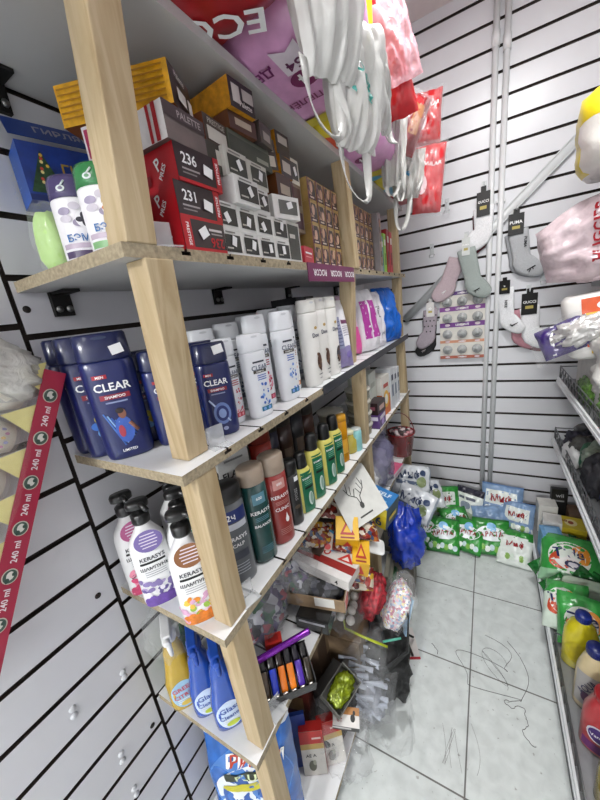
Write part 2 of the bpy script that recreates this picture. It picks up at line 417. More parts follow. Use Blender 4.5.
# ------------------------------------------------------------------ the wooden rack
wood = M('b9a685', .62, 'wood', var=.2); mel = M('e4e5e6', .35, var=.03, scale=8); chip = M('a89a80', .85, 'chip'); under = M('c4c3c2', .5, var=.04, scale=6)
Y0, Y1, XF, TH = .282, 1.955, -.398, .018
rack = T('shelf_rack', 'tall open rack of rough timber posts and white grooved boards along the left wall', 'shelf rack', (0, 0, 0))
ZS = [1.926, 1.611, 1.281, .949, .602, .065]
for i, z in enumerate(ZS):
    b = B(); xf = XF if i < 5 else -.37
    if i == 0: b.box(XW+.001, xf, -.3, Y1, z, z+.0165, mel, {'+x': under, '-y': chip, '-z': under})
    else:
        ys = [y for y in [.386+.1018*k for k in range(16)] if y < Y1-.02 and i < 5]; pts = [(Y0, 0)]
        prof = [(Y0, -TH), (Y1, -TH), (Y1, 0)]
        for y in reversed(ys): prof += [(y+.0026, 0), (y+.0026, -.004), (y+.009, -.004), (y+.009, -.0095), (y-.009, -.0095), (y-.009, -.004), (y-.0026, -.004), (y-.0026, 0)]
        prof += [(Y0, 0)]; n = len(prof)
        vs = [(XW+.001, y, z+q) for y, q in prof] + [(xf, y, z+q) for y, q in prof]
        fs = []; ms = []
        for k in range(n):
            k2 = (k+1) % n; fs.append((k, k2, n+k2, n+k))
            a, c = prof[k], prof[k2]
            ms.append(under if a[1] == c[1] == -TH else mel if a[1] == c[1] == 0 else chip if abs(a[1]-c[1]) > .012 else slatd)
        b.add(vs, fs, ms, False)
        # rims as quads: lower strip + teeth
        for x, mm, fl in ((xf, chip, 0), (XW+.001, chip, 1)):
            o = []
            def q4(y0, y1, z0, z1):
                f = [(x, y0, z+z0), (x, y1, z+z0), (x, y1, z+z1), (x, y0, z+z1)]
                b.add(f, [(0,1,2,3)] if not fl else [(3,2,1,0)], mm, False)
            q4(Y0, Y1, -TH, -.0095); e = Y0
            for y in ys: q4(e, y-.009, -.0095, -.004); e = y+.009
            q4(e, Y1, -.0095, -.004); e = Y0
            for y in ys: q4(e, y-.0026, -.004, 0); e = y+.0026
            q4(e, Y1, -.004, 0)
    b.build('shelf_board', rack)
b = B(); b.box(XF+.0002, XF+.0022, .79, Y1, ZS[2]-.024, ZS[2]+.004, M('2e3138', .45, var=.1)); b.build('edge_band', rack)
def post(xt, yt, zt, xb, yb, zb, w=.044, d=.046):
    b = B()
    b.hexa([(xb-w, yb, zb), (xb, yb, zb), (xb, yb+d, zb), (xb-w, yb+d, zb)], [(xt-w, yt, zt), (xt, yt, zt), (xt, yt+d, zt), (xt-w, yt+d, zt)], wood)
    b.build('post', rack, bevel=.002)
T_ = [-TH-.0002]*6
near = [(-.382, .312, -.397, .290), (-.391, .306, -.428, .324), (-.399, .306, -.402, .306), (-.400, .300, -.400, .307), (-.400, .306, -.40, .31)]
mid = [(-.392, 1.10, -.394, 1.135), (-.40, 1.10, -.43, 1.12), (-.40, 1.13, -.41, 1.14), (-.402, 1.14, -.405, 1.15), (-.40, 1.15, -.41, 1.16)]
far = [(-.41, 1.85, -.41, 1.86), (-.405, 1.855, -.41, 1.855), (-.405, 1.86, -.40, 1.87), (-.40, 1.88, -.40, 1.88), (-.40, 1.88, -.40, 1.88)]
for grp in (near, mid, far):
    for i, (xt, yt, xb, yb) in enumerate(grp):
        post(xt, yt, ZS[i]-(TH if i else 0)-.0003, xb, yb, ZS[i+1]+.0003, .043 if grp is near else .044, .046)
blk = M('1c1a19', .6, metal=.4)
for i, z in enumerate(ZS[:5]):
    for y in (.345, .78, 1.2, 1.7):
        b = B(); zz = z-(TH if i else 0)
        b.box(XW+.0005, XW+.010, y-.017, y+.017, zz-.045, zz-.0005, blk); b.box(XW+.010, XW+.055, y-.014, y+.014, zz-.006, zz-.0005, blk)
        for s_ in (-1, 1): b.lathe([(.006, 0), (.006, .004)], M('8a8a88', .4, metal=.8), 10, Matrix.Translation((XW+.010, y+.009*s_, zz-.032)) @ Matrix.Rotation(PI/2, 4, 'Y'))
        b.build('bracket', rack)
# screw caps on the left wall panel
for y, z in ((.13, .765), (.13, .745), (.20, .80), (.30, .60)): pass
# ------------------------------------------------------------------ top board of stock (first shelf under the top)
Z1 = 1.6113
dk = M('2f2526', .35, var=.15); red = M('b5121f', .35); amb = M('c98a1c', .4, 'plain', var=.25, scale=60); grn = M('3f7d3c', .4)
# baby powder canisters
def canister(x, y, h, r, cap, band, lab, rz):
    t = T('powder_can', lab, 'powder can', (x, y, Z1), rz, 'powder cans at the near end of the upper shelf')
    rings = [(0, r*.96, r*.96), (.002, r, r), (h*.70, r, r), (h*.72, r*.985, r*.985)]
    b = B(); shell(b, rings, 2, M('ece9ec', .35, var=.03), 28); b.build('body', t)
    b = B(); b.lathe([(r, h*.72), (r*.99, h*.80), (r*.96, h*.93), (r*.88, h*.985), (r*.6, h)], M(cap, .25, coat=.4), 28); b.build('cap', t)
    sf = ringsurf(rings, 2); b = B()
    b.grid(sf, -r*.9, h*.02, r*.9, h*.10, M(band, .4), .0005, 14, 1); b.grid(sf, -r*.9, h*.13, r*.9, h*.19, M('b8a8b8', .4), .0005, 14, 1)
    for k in range(7): b.ell(sf, r*.62*math.cos(k*.9), h*.52+h*.10*math.sin(k*.9), r*.22, h*.045, M('9a90a8' if k % 2 else 'c9c2cc', .5), .0006+k*.0001)
    b.ell(sf, r*.1, h*.46, r*.32, h*.1, M('f4f2f4', .5), .0016)
    for k in range(4): b.ell(sf, r*.1+r*.16*math.cos(k*1.6), h*.46+h*.04*math.sin(k*1.6), r*.15, h*.03, M('3c3a44' if cap != '2f7a42' else 'c87838', .5), .0019, rot=k*1.6)
    b.text(sf, 'БЭМБИ', 0, h*.25, h*.085, M('2f6aa8', .4), .0022, maxw=r*1.5)
    b.build('label', t)
    sg = lambda u, v, d=0: (u, -math.sqrt(max(0, r*r*.97-u*u))-d, v)
    b = B()
    for u in (-.45, .4):
        b.ell(sg, r*u, h*.82, r*.16, h*.035, M('c8d0d0', .4), .001); b.ell(sg, r*u, h*.82, r*.09, h*.018, M(cap, .4), .0015)
        b.strap([sg(r*u, h*.84, .0012), sg(r*(u+.2), h*.90, .0012)], (1, 0, -.3), .002, .0006, M('c8d0d0', .4))
    b.build('cap_print', t)
canister(-.526, .317, .110, .0325, '453a66', '4a3a5c', 'white powder can with a dark purple cap beside the blue garland box', R(60))
canister(-.456, .317, .104, .0325, '2f7a42', '7fae78', 'white powder can with a green cap close to the front post', R(55))
t = T('soft_pouch', 'pale lime green pouch in clear wrap at the wall end of the upper shelf', 'pouch', (-.618, .322, Z1), R(20))
lump('pouch', (.027, .026, .048), M('b9dd86', .55, bump=.25), 2, .12, parent=t); lump('wrapper', (.031, .029, .054), FILM(.18), 3, .18, parent=t, freq=2.4)

# garland box with an open flap, on a white carton
carton('carton', 'plain white carton under the blue garland box by the wall', 'carton', (-.665, .435, Z1), (.06, .12, .118), R(-14), WHITE())
blue = M('1c3c8e', .35, var=.2, scale=40)
bx = carton('garland_box', 'blue cardboard garland box with a fir tree picture and raised flap', 'box', (-.655, .425, Z1+.1185), (.20, .064, .085), (0, 0, R(76)), blue,
    {'-x': M('2f5cb4', .4, var=.1)}, [('-y', 'rect', -.5, -.5, .5, -.4, M('142a6c', .4)), ('-y', 'text', 'ГИРЛЯНДА', .10, .10, .2, M('b8963c', .35, metal=.3)),
    ('-y', 'poly', [(-.48, -.36), (-.22, -.36), (-.35, .38)], M('284a2c', .7, var=.4, scale=120))] +
    [('-y', 'ell', -.35+.08*math.cos(k*2.1)*(k/9), .3-.06*k, .012, .03, M(['d8b040', 'c03a2a', 'e8d890'][k % 3], .4)) for k in range(9)] +
    [('-y', 'ell', rnd.uniform(-.05, .48), rnd.uniform(-.35, -.1), .005, .012, M('c8d8f0', .4)) for k in range(30)] +
    [('-x', 'ell', rnd.uniform(-.4, .4), rnd.uniform(-.45, .1), .02, .012, M('a8c0e8', .4)) for k in range(26)])
b = B(); b.box(-.10, .10, -.0275, -.0265, 0, .045, M('243f86', .4)); b.text(flat((0, -.0275, .02), (1,0,0), (0,0,1)), 'ГИРЛЯНДА', .0, .003, .016, M('a8a4b0', .5))
o = b.build('lid_flap', bx, (0, .012, .0855), (R(-38), 0, 0))

# hair dye cartons
def dye(lab, x, y, z, num, flip=False, d=.105, w=.094, h=.0505, rz=0):
    fp = M('33262a', .3, var=.12); ins = [('+x', 'rect', -.5, -.5, .5, .5, fp), ('+x', 'rect', -.5, -.5, .5, -.40, red)]
    if not flip:
        ins += [('+x', 'text', num, -.22, .16, .30, INKW()), ('+x', 'rect', -.40, -.16, -.02, -.11, M('a8a0a0', .5)), ('+x', 'rect', -.40, -.27, -.1, -.23, M('8a8282', .5)),
                ('+x', 'rect', .36, -.4, .5, .5, red), ('+x', 'text', 'PRESTIGE', .43, .05, .11, INKW(), PI/2)]
    else:
        ins += [('+x', 'rect', -.5, -.5, -.30, .5, red), ('+x', 'text', 'PRESTIGE', -.38, 0, .13, INKW(), -PI/2), ('+x', 'text', num, .27, -.2, .34, red, PI),
                ('+x', 'rect', .1, .2, .42, .28, M('d8d0d0', .5)), ('+x', 'rect', .14, .08, .42, .13, M('a8a0a0', .5))]
    ins += [('-y', 'text', 'P', .15, .1, .34, INKW(), .4), ('-y', 'text', 'PRES', .22, -.14, .16, INKW(), .9), ('-y', 'rect', -.4, -.35, -.05, -.1, M('8a1420', .4))]
    return carton('hair_dye_box', lab, 'hair dye box', (x, y, z), (d, w, h), rz, red, {'+z': M('7a0f18', .4), '+x': fp}, ins, 'red and black hair dye boxes behind the front post',
                  ('+x', .17 if not flip else -.05, -.02 if not flip else .1, .019, .015, -.2 if not flip else .5))
dye('red and black hair dye box lettered upside down at the bottom of its stack', -.4525, .437, Z1, '236', True, h=.045)
dye('red and black hair dye box numbered 231 in the middle of its stack', -.4545, .440, Z1+.0455, '231')
dye('red and black hair dye box numbered 236 standing upright on the 231 box', -.4525, .452, Z1+.0965, '236')
carton('hair_dye_box', 'grey brown hair dye box with a white striped end on the red boxes', 'hair dye box', (-.450, .437, Z1+.1475), (.10, .084, .047), R(3), M('6e625f', .4, var=.15),
       {'-y': M('e8e4e4', .4), '+z': M('584c4a', .4)}, [('-y', 'rect', -.34, -.5, -.26, .5, red), ('-y', 'rect', .18, -.5, .24, .5, red), ('-y', 'rect', .3, -.5, .38, .5, red), ('+x', 'rect', -.5, .1, .5, .5, M('4a3e40', .35)), ('+x', 'text', 'PALETTE', .1, .3, .2, M('a8a0a0', .5))])
yl = M('d9a016', .4, var=.18, scale=90); yl2 = M('a87410', .5)
carton('hair_dye_box', 'long yellow box with a black printed end lying on the very top', 'hair dye box', (-.492, .420, Z1+.197), (.178, .072, .053), R(23), yl, {'+x': M('2c2224', .35, var=.1), '-z': M('8a4a18', .5, 'motley' if 0 else 'plain')},
       [('-y', 'rect', -.48+.06*0, .40-.14*k, -.1, .42-.14*k-.06, yl2) for k in range(6)] + [('-y', 'rect', .06, .40-.14*k, .46, .42-.14*k-.06, yl2) for k in range(6)] +
       [('+x', 'text', 'Palette', -.1, .3, .16, M('cfc8c4', .5)), ('+x', 'rect', -.3, -.3, .1, .0, M('d8d4d0', .5)), ('+x', 'rect', .2, -.34, .4, .02, M('d8d4d0', .5))])
# hidden rear stack behind the cans: two dark cartons and the small pink one
carton('hair_dye_box', 'dark brown carton behind the powder cans, carrying the pink box', 'hair dye box', (-.562, .415, Z1), (.09, .085, .146), 0, M('43302e', .5))
carton('hair_dye_box', 'small pink box with white edges standing just left of the front post', 'hair dye box', (-.527, .405, Z1+.1465), (.042, .075, .048), R(14), M('e4dade', .4), {},
       [('-y', 'rect', -.4, -.38, .4, .4, M('b02858', .4)), ('-y', 'rect', -.3, -.3, .3, -.05, M('e8c8d4', .4)), ('-y', 'rect', -.15, -.24, -.1, -.08, M('8a1a40', .4)), ('-y', 'rect', .05, -.24, .1, -.08, M('8a1a40', .4))])

# white and black dye cartons in a wall
def dye2(lab, y0, y1, z, xf=-.408, h=.0445, d=.09, tone=0, st=None):
    wv = y1-y0-.001; wm = M(['e2e1de', 'cfcdc4', '70746a'][tone], .4, var=.04); pm = M(['2a2a2a', '34362f', '2c3228'][tone], .35, var=.2)
    return carton('hair_dye_box', lab, 'hair dye box', (xf-d/2, (y0+y1)/2, z), (d, wv, h), 0, wm, {}, [('+x', 'rect', -.36, -.36, .44, .30, pm), ('+x', 'rect', -.3, -.24, .0, -.18, M('c0bcb4', .5)),
        ('+x', 'rect', -.30, .36, .2, .42, M('8a8884', .5))], 'white hair dye boxes stacked on the upper shelf', ('+x', *(st or (.1, .02)), .012, .017, rnd.choice((.5, .1, -.3))))
W4 = [.486, .541, .597, .658, .722]; ordn = ['first', 'second', 'third', 'fourth']
for k in range(4): dye2(f'white and black hair dye box, {ordn[k]} from the red stack in the bottom row', W4[k], W4[k+1], Z1, st=(rnd.uniform(-.1, .25), rnd.uniform(-.1, .15)))
for k in range(4): dye2(f'white and black hair dye box, {ordn[k]} from the red stack in the second row', W4[k], W4[k+1], Z1+.045, st=(rnd.uniform(-.1, .25), rnd.uniform(-.1, .15)))
dye2('wider white and black hair dye box jutting out of the third row', .532, .606, Z1+.09, -.396, .046)
dye2('narrow white and black hair dye box beside the jutting one in the third row', .610, .662, Z1+.09, -.41, .046)
dye2('pale grey and black hair dye box, left one in the fourth row', .530, .598, Z1+.1365, -.408, .046, tone=1)
dye2('pale grey and black hair dye box, right one in the fourth row', .601, .668, Z1+.1365, -.41, .045, tone=1)
carton('hair_dye_box', 'dark olive hair dye box with a pale label lying over the fourth row', 'hair dye box', (-.462, .635, Z1+.183), (.09, .14, .040), 0, M('5a5e52', .4), {'+z': M('8a8c80', .4)}, [('+x', 'rect', -.5, -.5, .5, .3, M('3c4238', .4, var=.2)), ('+x', 'rect', .1, -.3, .4, -.1, M('9a9c90', .5))])
carton('hair_dye_box', 'brown ended dark hair dye box beside the number 236 box', 'hair dye box', (-.468, .531, Z1+.183), (.10, .066, .041), R(4), M('4a3a30', .4), {'-y': M('7a4426', .5)}, [('+x', 'rect', -.4, -.4, .4, .1, M('cfccc2', .5)), ('+x', 'text', 'PRESTIGE', 0, .3, .2, M('b8b4aa', .5))])
carton('hair_dye_box', 'dark green hair dye box with two white labels above the 236 box', 'hair dye box', (-.470, .504, Z1+.1365), (.11, .050, .046), R(2), M('3a3a30', .4), {'-y': M('8a4a2c', .5)}, [('+x', 'rect', -.45, -.5, .2, -.12, M('d4d2c8', .5)), ('+x', 'rect', .25, -.2, .48, .3, M('c8c6bc', .5))])
carton('hair_dye_box', 'cream carton standing on end behind the white hair dye boxes', 'hair dye box', (-.52, .56, Z1+.2245), (.06, .09, .022), 0, M('d6d2c8', .5))
carton('hair_dye_box', 'brown slim box under the large amber box', 'hair dye box', (-.464, .612, Z1+.2235), (.11, .075, .028), R(-5), M('6a3c20', .5), {'+x': M('4a2a22', .4)}, [('+x', 'rect', -.3, -.2, .3, .2, M('b0a090', .5))])
carton('hair_dye_box', 'large amber box with a black printed end near the top board', 'hair dye box', (-.462, .607, Z1+.252), (.125, .068, .046), R(-4), amb, {'+x': M('2a2024', .35)},
       [('+x', 'rect', -.4, -.3, -.1, .3, M('c8c0bc', .5)), ('+x', 'rect', .0, -.1, .45, .3, M('b8b0ac', .5)), ('+x', 'text', 'Palette', .1, -.25, .2, M('d8d0cc', .5))])
carton('hair_dye_box', 'dark box lying beside the large amber box under the top board', 'hair dye box', (-.450, .675, Z1+.2235), (.09, .05, .038), R(6), M('4a4240', .4), {}, [('+x', 'rect', -.3, -.3, .3, .1, M('a8a09c', .5))])
# amber column
yq = .712; zb = Z1
for lab, dz, dims, fm in (('grey carton at the bottom of the amber column', .094, (.09, .06, .094), 'a0a096'),):
    carton('hair_dye_box', 'white and black hair dye box, fifth in the bottom rows beside the red packet', 'hair dye box', (-.458, .757, Z1), (.09, .064, .0925), 0, M('d0cec6', .4), {}, [('+x', 'rect', -.4, -.42, .4, .42, M('4a4a44', .4, var=.2)), ('+x', 'rect', -.3, .1, .1, .2, M('c8c4bc', .5))])
carton('hair_dye_box', 'bright white box with small grey print jutting from the amber stack', 'hair dye box', (-.452, .741, Z1+.0932), (.095, .085, .048), R(-14), M('eceae6', .4), {}, [('-y', 'rect', -.2, .15, .2, .2, M('a0a09c', .5)), ('-y', 'rect', .0, -.3, .3, -.1, M('c0c0bc', .5)), ('+x', 'rect', -.3, -.3, .4, .3, M('6a6a66', .5))], sticker=('+x', .1, .1, .018, .014, .3))
carton('hair_dye_box', 'rust brown box standing on the bright white box', 'hair dye box', (-.465, .757, Z1+.142), (.09, .066, .052), 0, M('6e3f1e', .5), {'+x': M('43292a', .4)}, [('+x', 'rect', -.3, -.3, .35, .1, M('b8a898', .5))])
carton('hair_dye_box', 'tilted amber box with a white printed side left of the amber pair', 'hair dye box', (-.455, .714, Z1+.1905), (.08, .04, .058), (R(6), 0, R(-10)), amb, {'+x': M('3a2a28', .4)}, [('+x', 'rect', -.3, -.4, .3, -.05, M('c8beb0', .5)), ('+x', 'rect', -.3, .08, .3, .3, M('a89c90', .5))])
carton('hair_dye_box', 'amber box with a black end, lower one of the amber pair', 'hair dye box', (-.466, .778, Z1+.1945), (.09, .056, .042), R(2), amb, {'+x': M('33262a', .4)}, [('+x', 'rect', -.35, -.3, .35, .25, M('c0b8b0', .5))])
carton('hair_dye_box', 'amber box with a black end, upper one of the amber pair', 'hair dye box', (-.466, .776, Z1+.237), (.09, .056, .046), R(-2), amb, {'+x': M('33262a', .4)}, [('+x', 'rect', -.35, .0, .35, .35, M('c0b8b0', .5))])
carton('packet', 'small red packet with white lettering lying on the front edge of the upper shelf', 'packet', (-.440, .832, Z1), (.05, .072, .044), R(8), M('c02c3c', .4), {}, [('+x', 'rect', -.4, .1, .3, .2, INKW()), ('+x', 'rect', -.4, -.1, .2, -.04, M('e8a0a0', .5)), ('-y', 'text', 'PALET', 0, .1, .2, INKW(), PI/2)])
for k, (c, lb) in enumerate((('3a6aa8', 'blue'), ('e4e2d8', 'white'), ('8a9a3a', 'olive green'))):
    carton('thin_box', f'thin {lb} upright box between the red packet and the gold cartons', 'box', (-.50, .815+.024*k, Z1), (.08, .022, .085), 0, M(c, .45), {}, [('+x', 'rect', -.3, .1, .3, .3, INKW())])
for k in range(3):
    carton('hair_dye_box', f'white box with a dark picture beside the gold cartons, {["lowest", "middle", "topmost"][k]} of its stack', 'hair dye box', (-.475, .853, Z1+.0865+.058*k), (.07, .052, .0575), 0, M('d8d4c8' if k > 1 else '8a7a6a', .4), {},
           [('+x', 'rect', -.36, -.35, .36, .35, M(['4a2a3a', '5a3a34', '3a3a36'][k], .4)), ('+x', 'rect', -.45, -.5, -.36, .5, M('5a1a3a', .4))], sticker=('+x', .05, .0, .012, .02, .4) if k > 1 else None)
# gold edged cartons in a wall: two blocks of four by four
gold = M('b89a5c', .4, metal=.2, var=.1)
def photo_face(seed):
    r = random.Random(seed); return [('+x', 'rect', -.40, -.40, .40, .42, M('photo', .35, 'motley', scale=55, var=.02)), ('+x', 'ell', r.uniform(-.1, .15), r.uniform(-.05, .2), .17, .24, M(r.choice(['c49a80', 'b08468', 'd2ac94']), .5)),
        ('+x', 'rect', -.40, -.42, .40, -.22, M('3a1826', .4)), ('+x', 'rect', -.5, -.5, -.40, .5, M('5c1638', .4)), ('+x', 'rect', -.28, -.36, .2, -.29, M('c8b8a8', .5))]
rows = ['bottom', 'second', 'third', 'top']
for blk_, (ya, yb, n, side) in enumerate(((.888, 1.098, 4, 'before'), (1.195, 1.47, 5, 'beyond'))):
    w_ = (yb-ya)/n
    for r_ in range(4):
        for c_ in range(n):
            place = ['first', 'second', 'third', 'fourth', 'fifth'][(n-1-c_) if side == 'before' else c_]
            carton('hair_colour_carton', f'gold edged hair colour carton, {rows[r_]} row, {place} {side} the middle post', 'hair dye box', (-.47, ya+w_*(c_+.5), Z1+.0565*r_), (.09, w_-.001, .056), 0, gold, {}, photo_face(blk_*31+r_*7+c_), f'gold edged hair colour cartons {side} the middle post')
for k, (y, c, h, lb) in enumerate(((1.55, '4a8a80', .15, 'teal'), (1.60, '8fc23a', .165, 'lime green'), (1.66, 'a8202a', .19, 'deep red'), (1.715, 'c23038', .185, 'bright red'))):
    carton('tall_box', f'{lb} tall box at the far end of the upper shelf', 'box', (-.46, y, Z1), (.10, .045, h), 0, M(c, .45), {}, [('+x', 'rect', -.3, .2, .3, .35, M('e0dcd0', .5)), ('+x', 'rect', -.25, -.3, .25, .0, M(['2f5a54', '5f8a20', '70141c', '80181f'][k], .5))])
carton('tall_box', 'upright silver and grey pack standing between gold cartons and the teal box', 'box', (-.45, 1.495, Z1), (.10, .04, .23), 0, M('8a8486', .4), {}, [('+x', 'rect', -.3, -.4, .3, .4, M('photo', .4, 'motley', scale=40))])
# maroon edge strip
t = T('edge_strip', 'maroon advertising strip with white lettering on the upper shelf edge', 'edge strip', (XF+.0016, .95, 1.588))
b = B(); b.box(-.001, .001, -.17, .17, -.022, .024, M('6e2350', .4, var=.05)); b.build('strip', t)
for k in range(3): b = B(); b.text(flat((.001, -.10+.112*k, 0), (0,1,0), (0,0,1)), 'ROCOR', 0, 0, .017, INKW(), .0006, PI); b.build('lettering', t)
# clear price holders standing by the post feet
def holder(lab, x, y, z, rz):
    t = T('price_holder', lab, 'price holder', (x, y, z), rz, 'clear price holders at the front post'); m = M('eef1f3', .12, 'film', alpha=.3)
    b = B(); b.box(-.017, .017, -.001, .001, 0, .038, m); b.build('upright', t, bevel=.0004)
    b = B(); b.box(-.02, .02, -.024, -.0012, 0, .002, m); b.build('foot', t)
holder('clear plastic price holder behind the front post foot on the upper shelf', -.418, .363, Z1, R(75))
holder('clear plastic price holder behind the front post foot on the shampoo shelf', -.427, .392, 1.2812, R(75))
holder('clear plastic price holder behind the front post foot on the pump bottle shelf', -.417, .372, .9492, R(75))
holder('clear plastic price holder behind the front post foot on the spray bottle shelf', -.417, .382, .6022, R(75))
# ------------------------------------------------------------------ shampoo shelf
Z2 = 1.2812
NAVY = M('15205a', .3, var=.05, coat=.35); NAVY2 = M('111a48', .28, coat=.4)
PRL = M('e9ebef', .3, var=.02, coat=.25)
def flip_bottle(name, lab, group, x, y, z, h, w, d, body, cap, art, rz, lean=0, sticker=None, capfrac=.2, n=2.7, taper=.94, cat='shampoo bottle'):
    t = T(name, lab, cat, (x, y, z), (0, R(lean), rz), group)
    hw, hd, zc = w/2, d/2, h*(1-capfrac)
    rings = [(0, hw*.82, hd*.78), (h*.012, hw*.94*taper, hd*.92), (h*.05, hw*taper, hd), (h*.3, hw*(taper+1)/2, hd*1.02), (zc-h*.08, hw, hd), (zc-.004, hw*.985, hd*.97), (zc-.001, hw*.93, hd*.9)]
    b = B(); shell(b, rings, n, body); b.build('body', t)
    b = B(); cr = [(zc-.001, hw*.93, hd*.9), (zc+.0008, hw*.985, hd*.98), (zc+.004, hw*.99, hd*.99), (h*.985, hw*.95, hd*.9), (h, hw*.88, hd*.78)]
    shell(b, cr, n, cap)
    cs = ringsurf(cr, n); b.ell(cs, 0, h*.965, hw*.28, h*.012, M('26314f', .4) if cap is NAVY2 else M('cfd2d6', .4), .0006); b.build('cap', t)
    sf = ringsurf(rings, n); b = B(); art(b, sf, h, hw); b.build('label', t)
    if sticker:
        u, v, a = sticker; src = cs if v*h > zc else sf; b = B(); c, q = math.cos(a), math.sin(a)
        b.poly(src, [(u*hw + .010*(i*c - j*q*.8), v*h + .010*(i*q + j*c*.8)) for i, j in ((-1,-1),(1,-1),(1,1),(-1,1))], INKW(), .0022); b.build('price_sticker', t)
    return t
def art_navy(pic):
    def f(b, sf, h, w):
        b.text(sf, 'CLEAR', 0, h*.60, h*.062, INKW(), .0010, maxw=w*1.35)
        b.grid(sf, -w*.62, h*.665, -w*.1, h*.695, M('b02030', .4), .0008, 6, 1); b.text(sf, 'MEN', -w*.36, h*.68, h*.02, INKW(), .0012)
        b.grid(sf, -w*.55, h*.50, w*.55, h*.54, M('8a1e30', .4), .0008, 8, 1); b.text(sf, 'SHAMPOO', 0, h*.52, h*.022, INKW(), .0012)
        b.grid(sf, -w*.4, h*.47, w*.4, h*.482, M('8a94b8', .5), .0008, 6, 1)
        if pic == 'figure':   # printed scene: a ball player in a blue shirt among streaks
            for k in range(7): b.strap([sf(-w*.6+w*.12*k, h*(.40-.02*k), .0012), sf(-w*.1+w*.1*k, h*(.12+.015*k), .0012)], (1,0,0), .0025, .0004, M(['4a78c8', '8ab0e0', '2f5ab0'][k % 3], .4))
            b.ell(sf, w*.02, h*.25, w*.34, h*.11, M('3f62b8', .4), .0014); b.ell(sf, w*.06, h*.38, w*.15, h*.042, M('8a5a48', .5), .0018); b.ell(sf, w*.0, h*.405, w*.15, h*.022, M('2a201e', .5), .0021)
            b.strap([sf(w*.25, h*.30, .002), sf(w*.5, h*.22, .002)], (0,0,1), .006, .0005, M('8a5a48', .5)); b.ell(sf, -w*.1, h*.24, w*.12, h*.05, M('b04050', .4), .002)
            b.text(sf, 'LIMITED', 0, h*.08, h*.022, INKW(), .0014)
        elif pic == 'lemon':
            for k in range(6): b.ell(sf, w*.3*math.cos(k*1.05), h*.27+h*.06*math.sin(k*1.05), w*.25, h*.035, M(['3a70c8', '7ab0e8', 'd8c83a'][k % 3], .4), .0012+.0001*k, rot=k)
            b.ell(sf, 0, h*.27, w*.24, h*.04, M('d8c02a', .4), .0022); b.ell(sf, w*.3, h*.10, w*.13, h*.022, M('9aa4c8', .4), .0014)
        else:
            for k in range(3): b.ell(sf, w*.02, h*.26, w*(.5-.14*k), h*(.12-.034*k), M(['6a80b8', '1b2a6b', '8aa0d0'][k], .4), .0012+.0003*k)
            b.strap([sf(-w*.6, h*.42, .002), sf(w*.4, h*.16, .002)], (1,0,0), .003, .0005, M('b8c8e8', .4)); b.ell(sf, w*.05, h*.09, w*.15, h*.022, M('9aa4c8', .4), .0014)
    return f
def art_white(c1, c2, foot, txt='CLEAR'):
    def f(b, sf, h, w):
        b.text(sf, txt, w*.05, h*.61, h*.058, M('5a6478', .4), .0010, maxw=w*1.4); b.grid(sf, -w*.5, h*.665, w*.5, h*.685, M('3a3f4a', .4), .0008, 8, 1)
        b.grid(sf, -w*.55, h*.545, w*.6, h*.58, M('4a4438', .4), .0008, 8, 1); b.text(sf, 'SHAMPOO', 0, h*.562, h*.018, INKW(), .0012)
        for k in range(3): b.grid(sf, -w*.3, h*(.51-.025*k), w*.5, h*(.52-.025*k), M(c1, .5), .0008, 6, 1)
        r = random.Random(c1)
        for k in range(26): b.ell(sf, w*(.12+r.uniform(-.36, .36)), h*(.27+r.uniform(-.13, .14)), w*r.uniform(.05, .14), h*r.uniform(.008, .024), M(r.choice([c1, c2, 'e8eef4']), .4), .0009+.00003*k, 10, r.uniform(0, 3))
        b.grid(sf, -w*.35, h*.08, w*.65, h*.135, M(foot, .4), .0012, 8, 1); b.ell(sf, -w*.1, h*.108, w*.13, h*.02, M(c2, .4), .0016); b.ell(sf, w*.35, h*.108, w*.13, h*.02, M(c2, .4), .0016)
    return f
G1 = 'navy shampoo bottles at the near end of the shampoo shelf'
flip_bottle('shampoo_bottle', 'large navy shampoo bottle in front with a printed athlete and white sticker', G1, -.580, .322, Z2, .226, .086, .052, NAVY, NAVY2, art_navy('figure'), R(58), 0, (.5, .87, .2))
flip_bottle('shampoo_bottle', 'large navy shampoo bottle directly behind the one with the athlete, toward the wall', G1, -.640, .318, Z2, .226, .082, .050, NAVY, NAVY2, art_navy('lemon'), R(66))
flip_bottle('shampoo_bottle', 'large navy shampoo bottle nearest the wall at the shelf end', G1, -.693, .322, Z2, .226, .080, .046, NAVY, NAVY2, art_navy('ring'), R(74))
flip_bottle('shampoo_bottle', 'smaller navy shampoo bottle half hidden behind the athlete bottle', G1, -.600, .392, Z2, .184, .072, .046, NAVY, NAVY2, art_navy('lemon'), R(62))
flip_bottle('shampoo_bottle', 'smaller navy shampoo bottle with a lemon picture just left of the front post', G1, -.535, .393, Z2, .184, .074, .046, NAVY, NAVY2, art_navy('lemon'), R(60))
flip_bottle('shampoo_bottle', 'smaller navy shampoo bottle mostly hidden behind the front post', G1, -.515, .470, Z2, .184, .072, .046, NAVY, NAVY2, art_navy('lemon'), R(64), 0, (-.2, .5, .3))
flip_bottle('shampoo_bottle', 'navy shampoo bottle with a ring emblem and cap sticker beside the white bottles', G1, -.458, .447, Z2, .182, .066, .044, NAVY, NAVY2, art_navy('ring'), R(52), 0, (.45, .93, .15))
G2 = 'white shampoo bottles along the shampoo shelf edge'
flip_bottle('shampoo_bottle', 'slim white shampoo bottle with a red side print touching the last navy bottle', G2, -.474, .504, Z2, .184, .046, .032, PRL, PRL, art_white('c04858', 'e8a0a8', 'c04050'), R(82))
flip_bottle('shampoo_bottle', 'short white shampoo bottle with blue flower print and teal foot band', G2, -.440, .553, Z2, .184, .062, .036, PRL, PRL, art_white('3f6ac0', '88b0e8', '2f7a9a'), R(76))
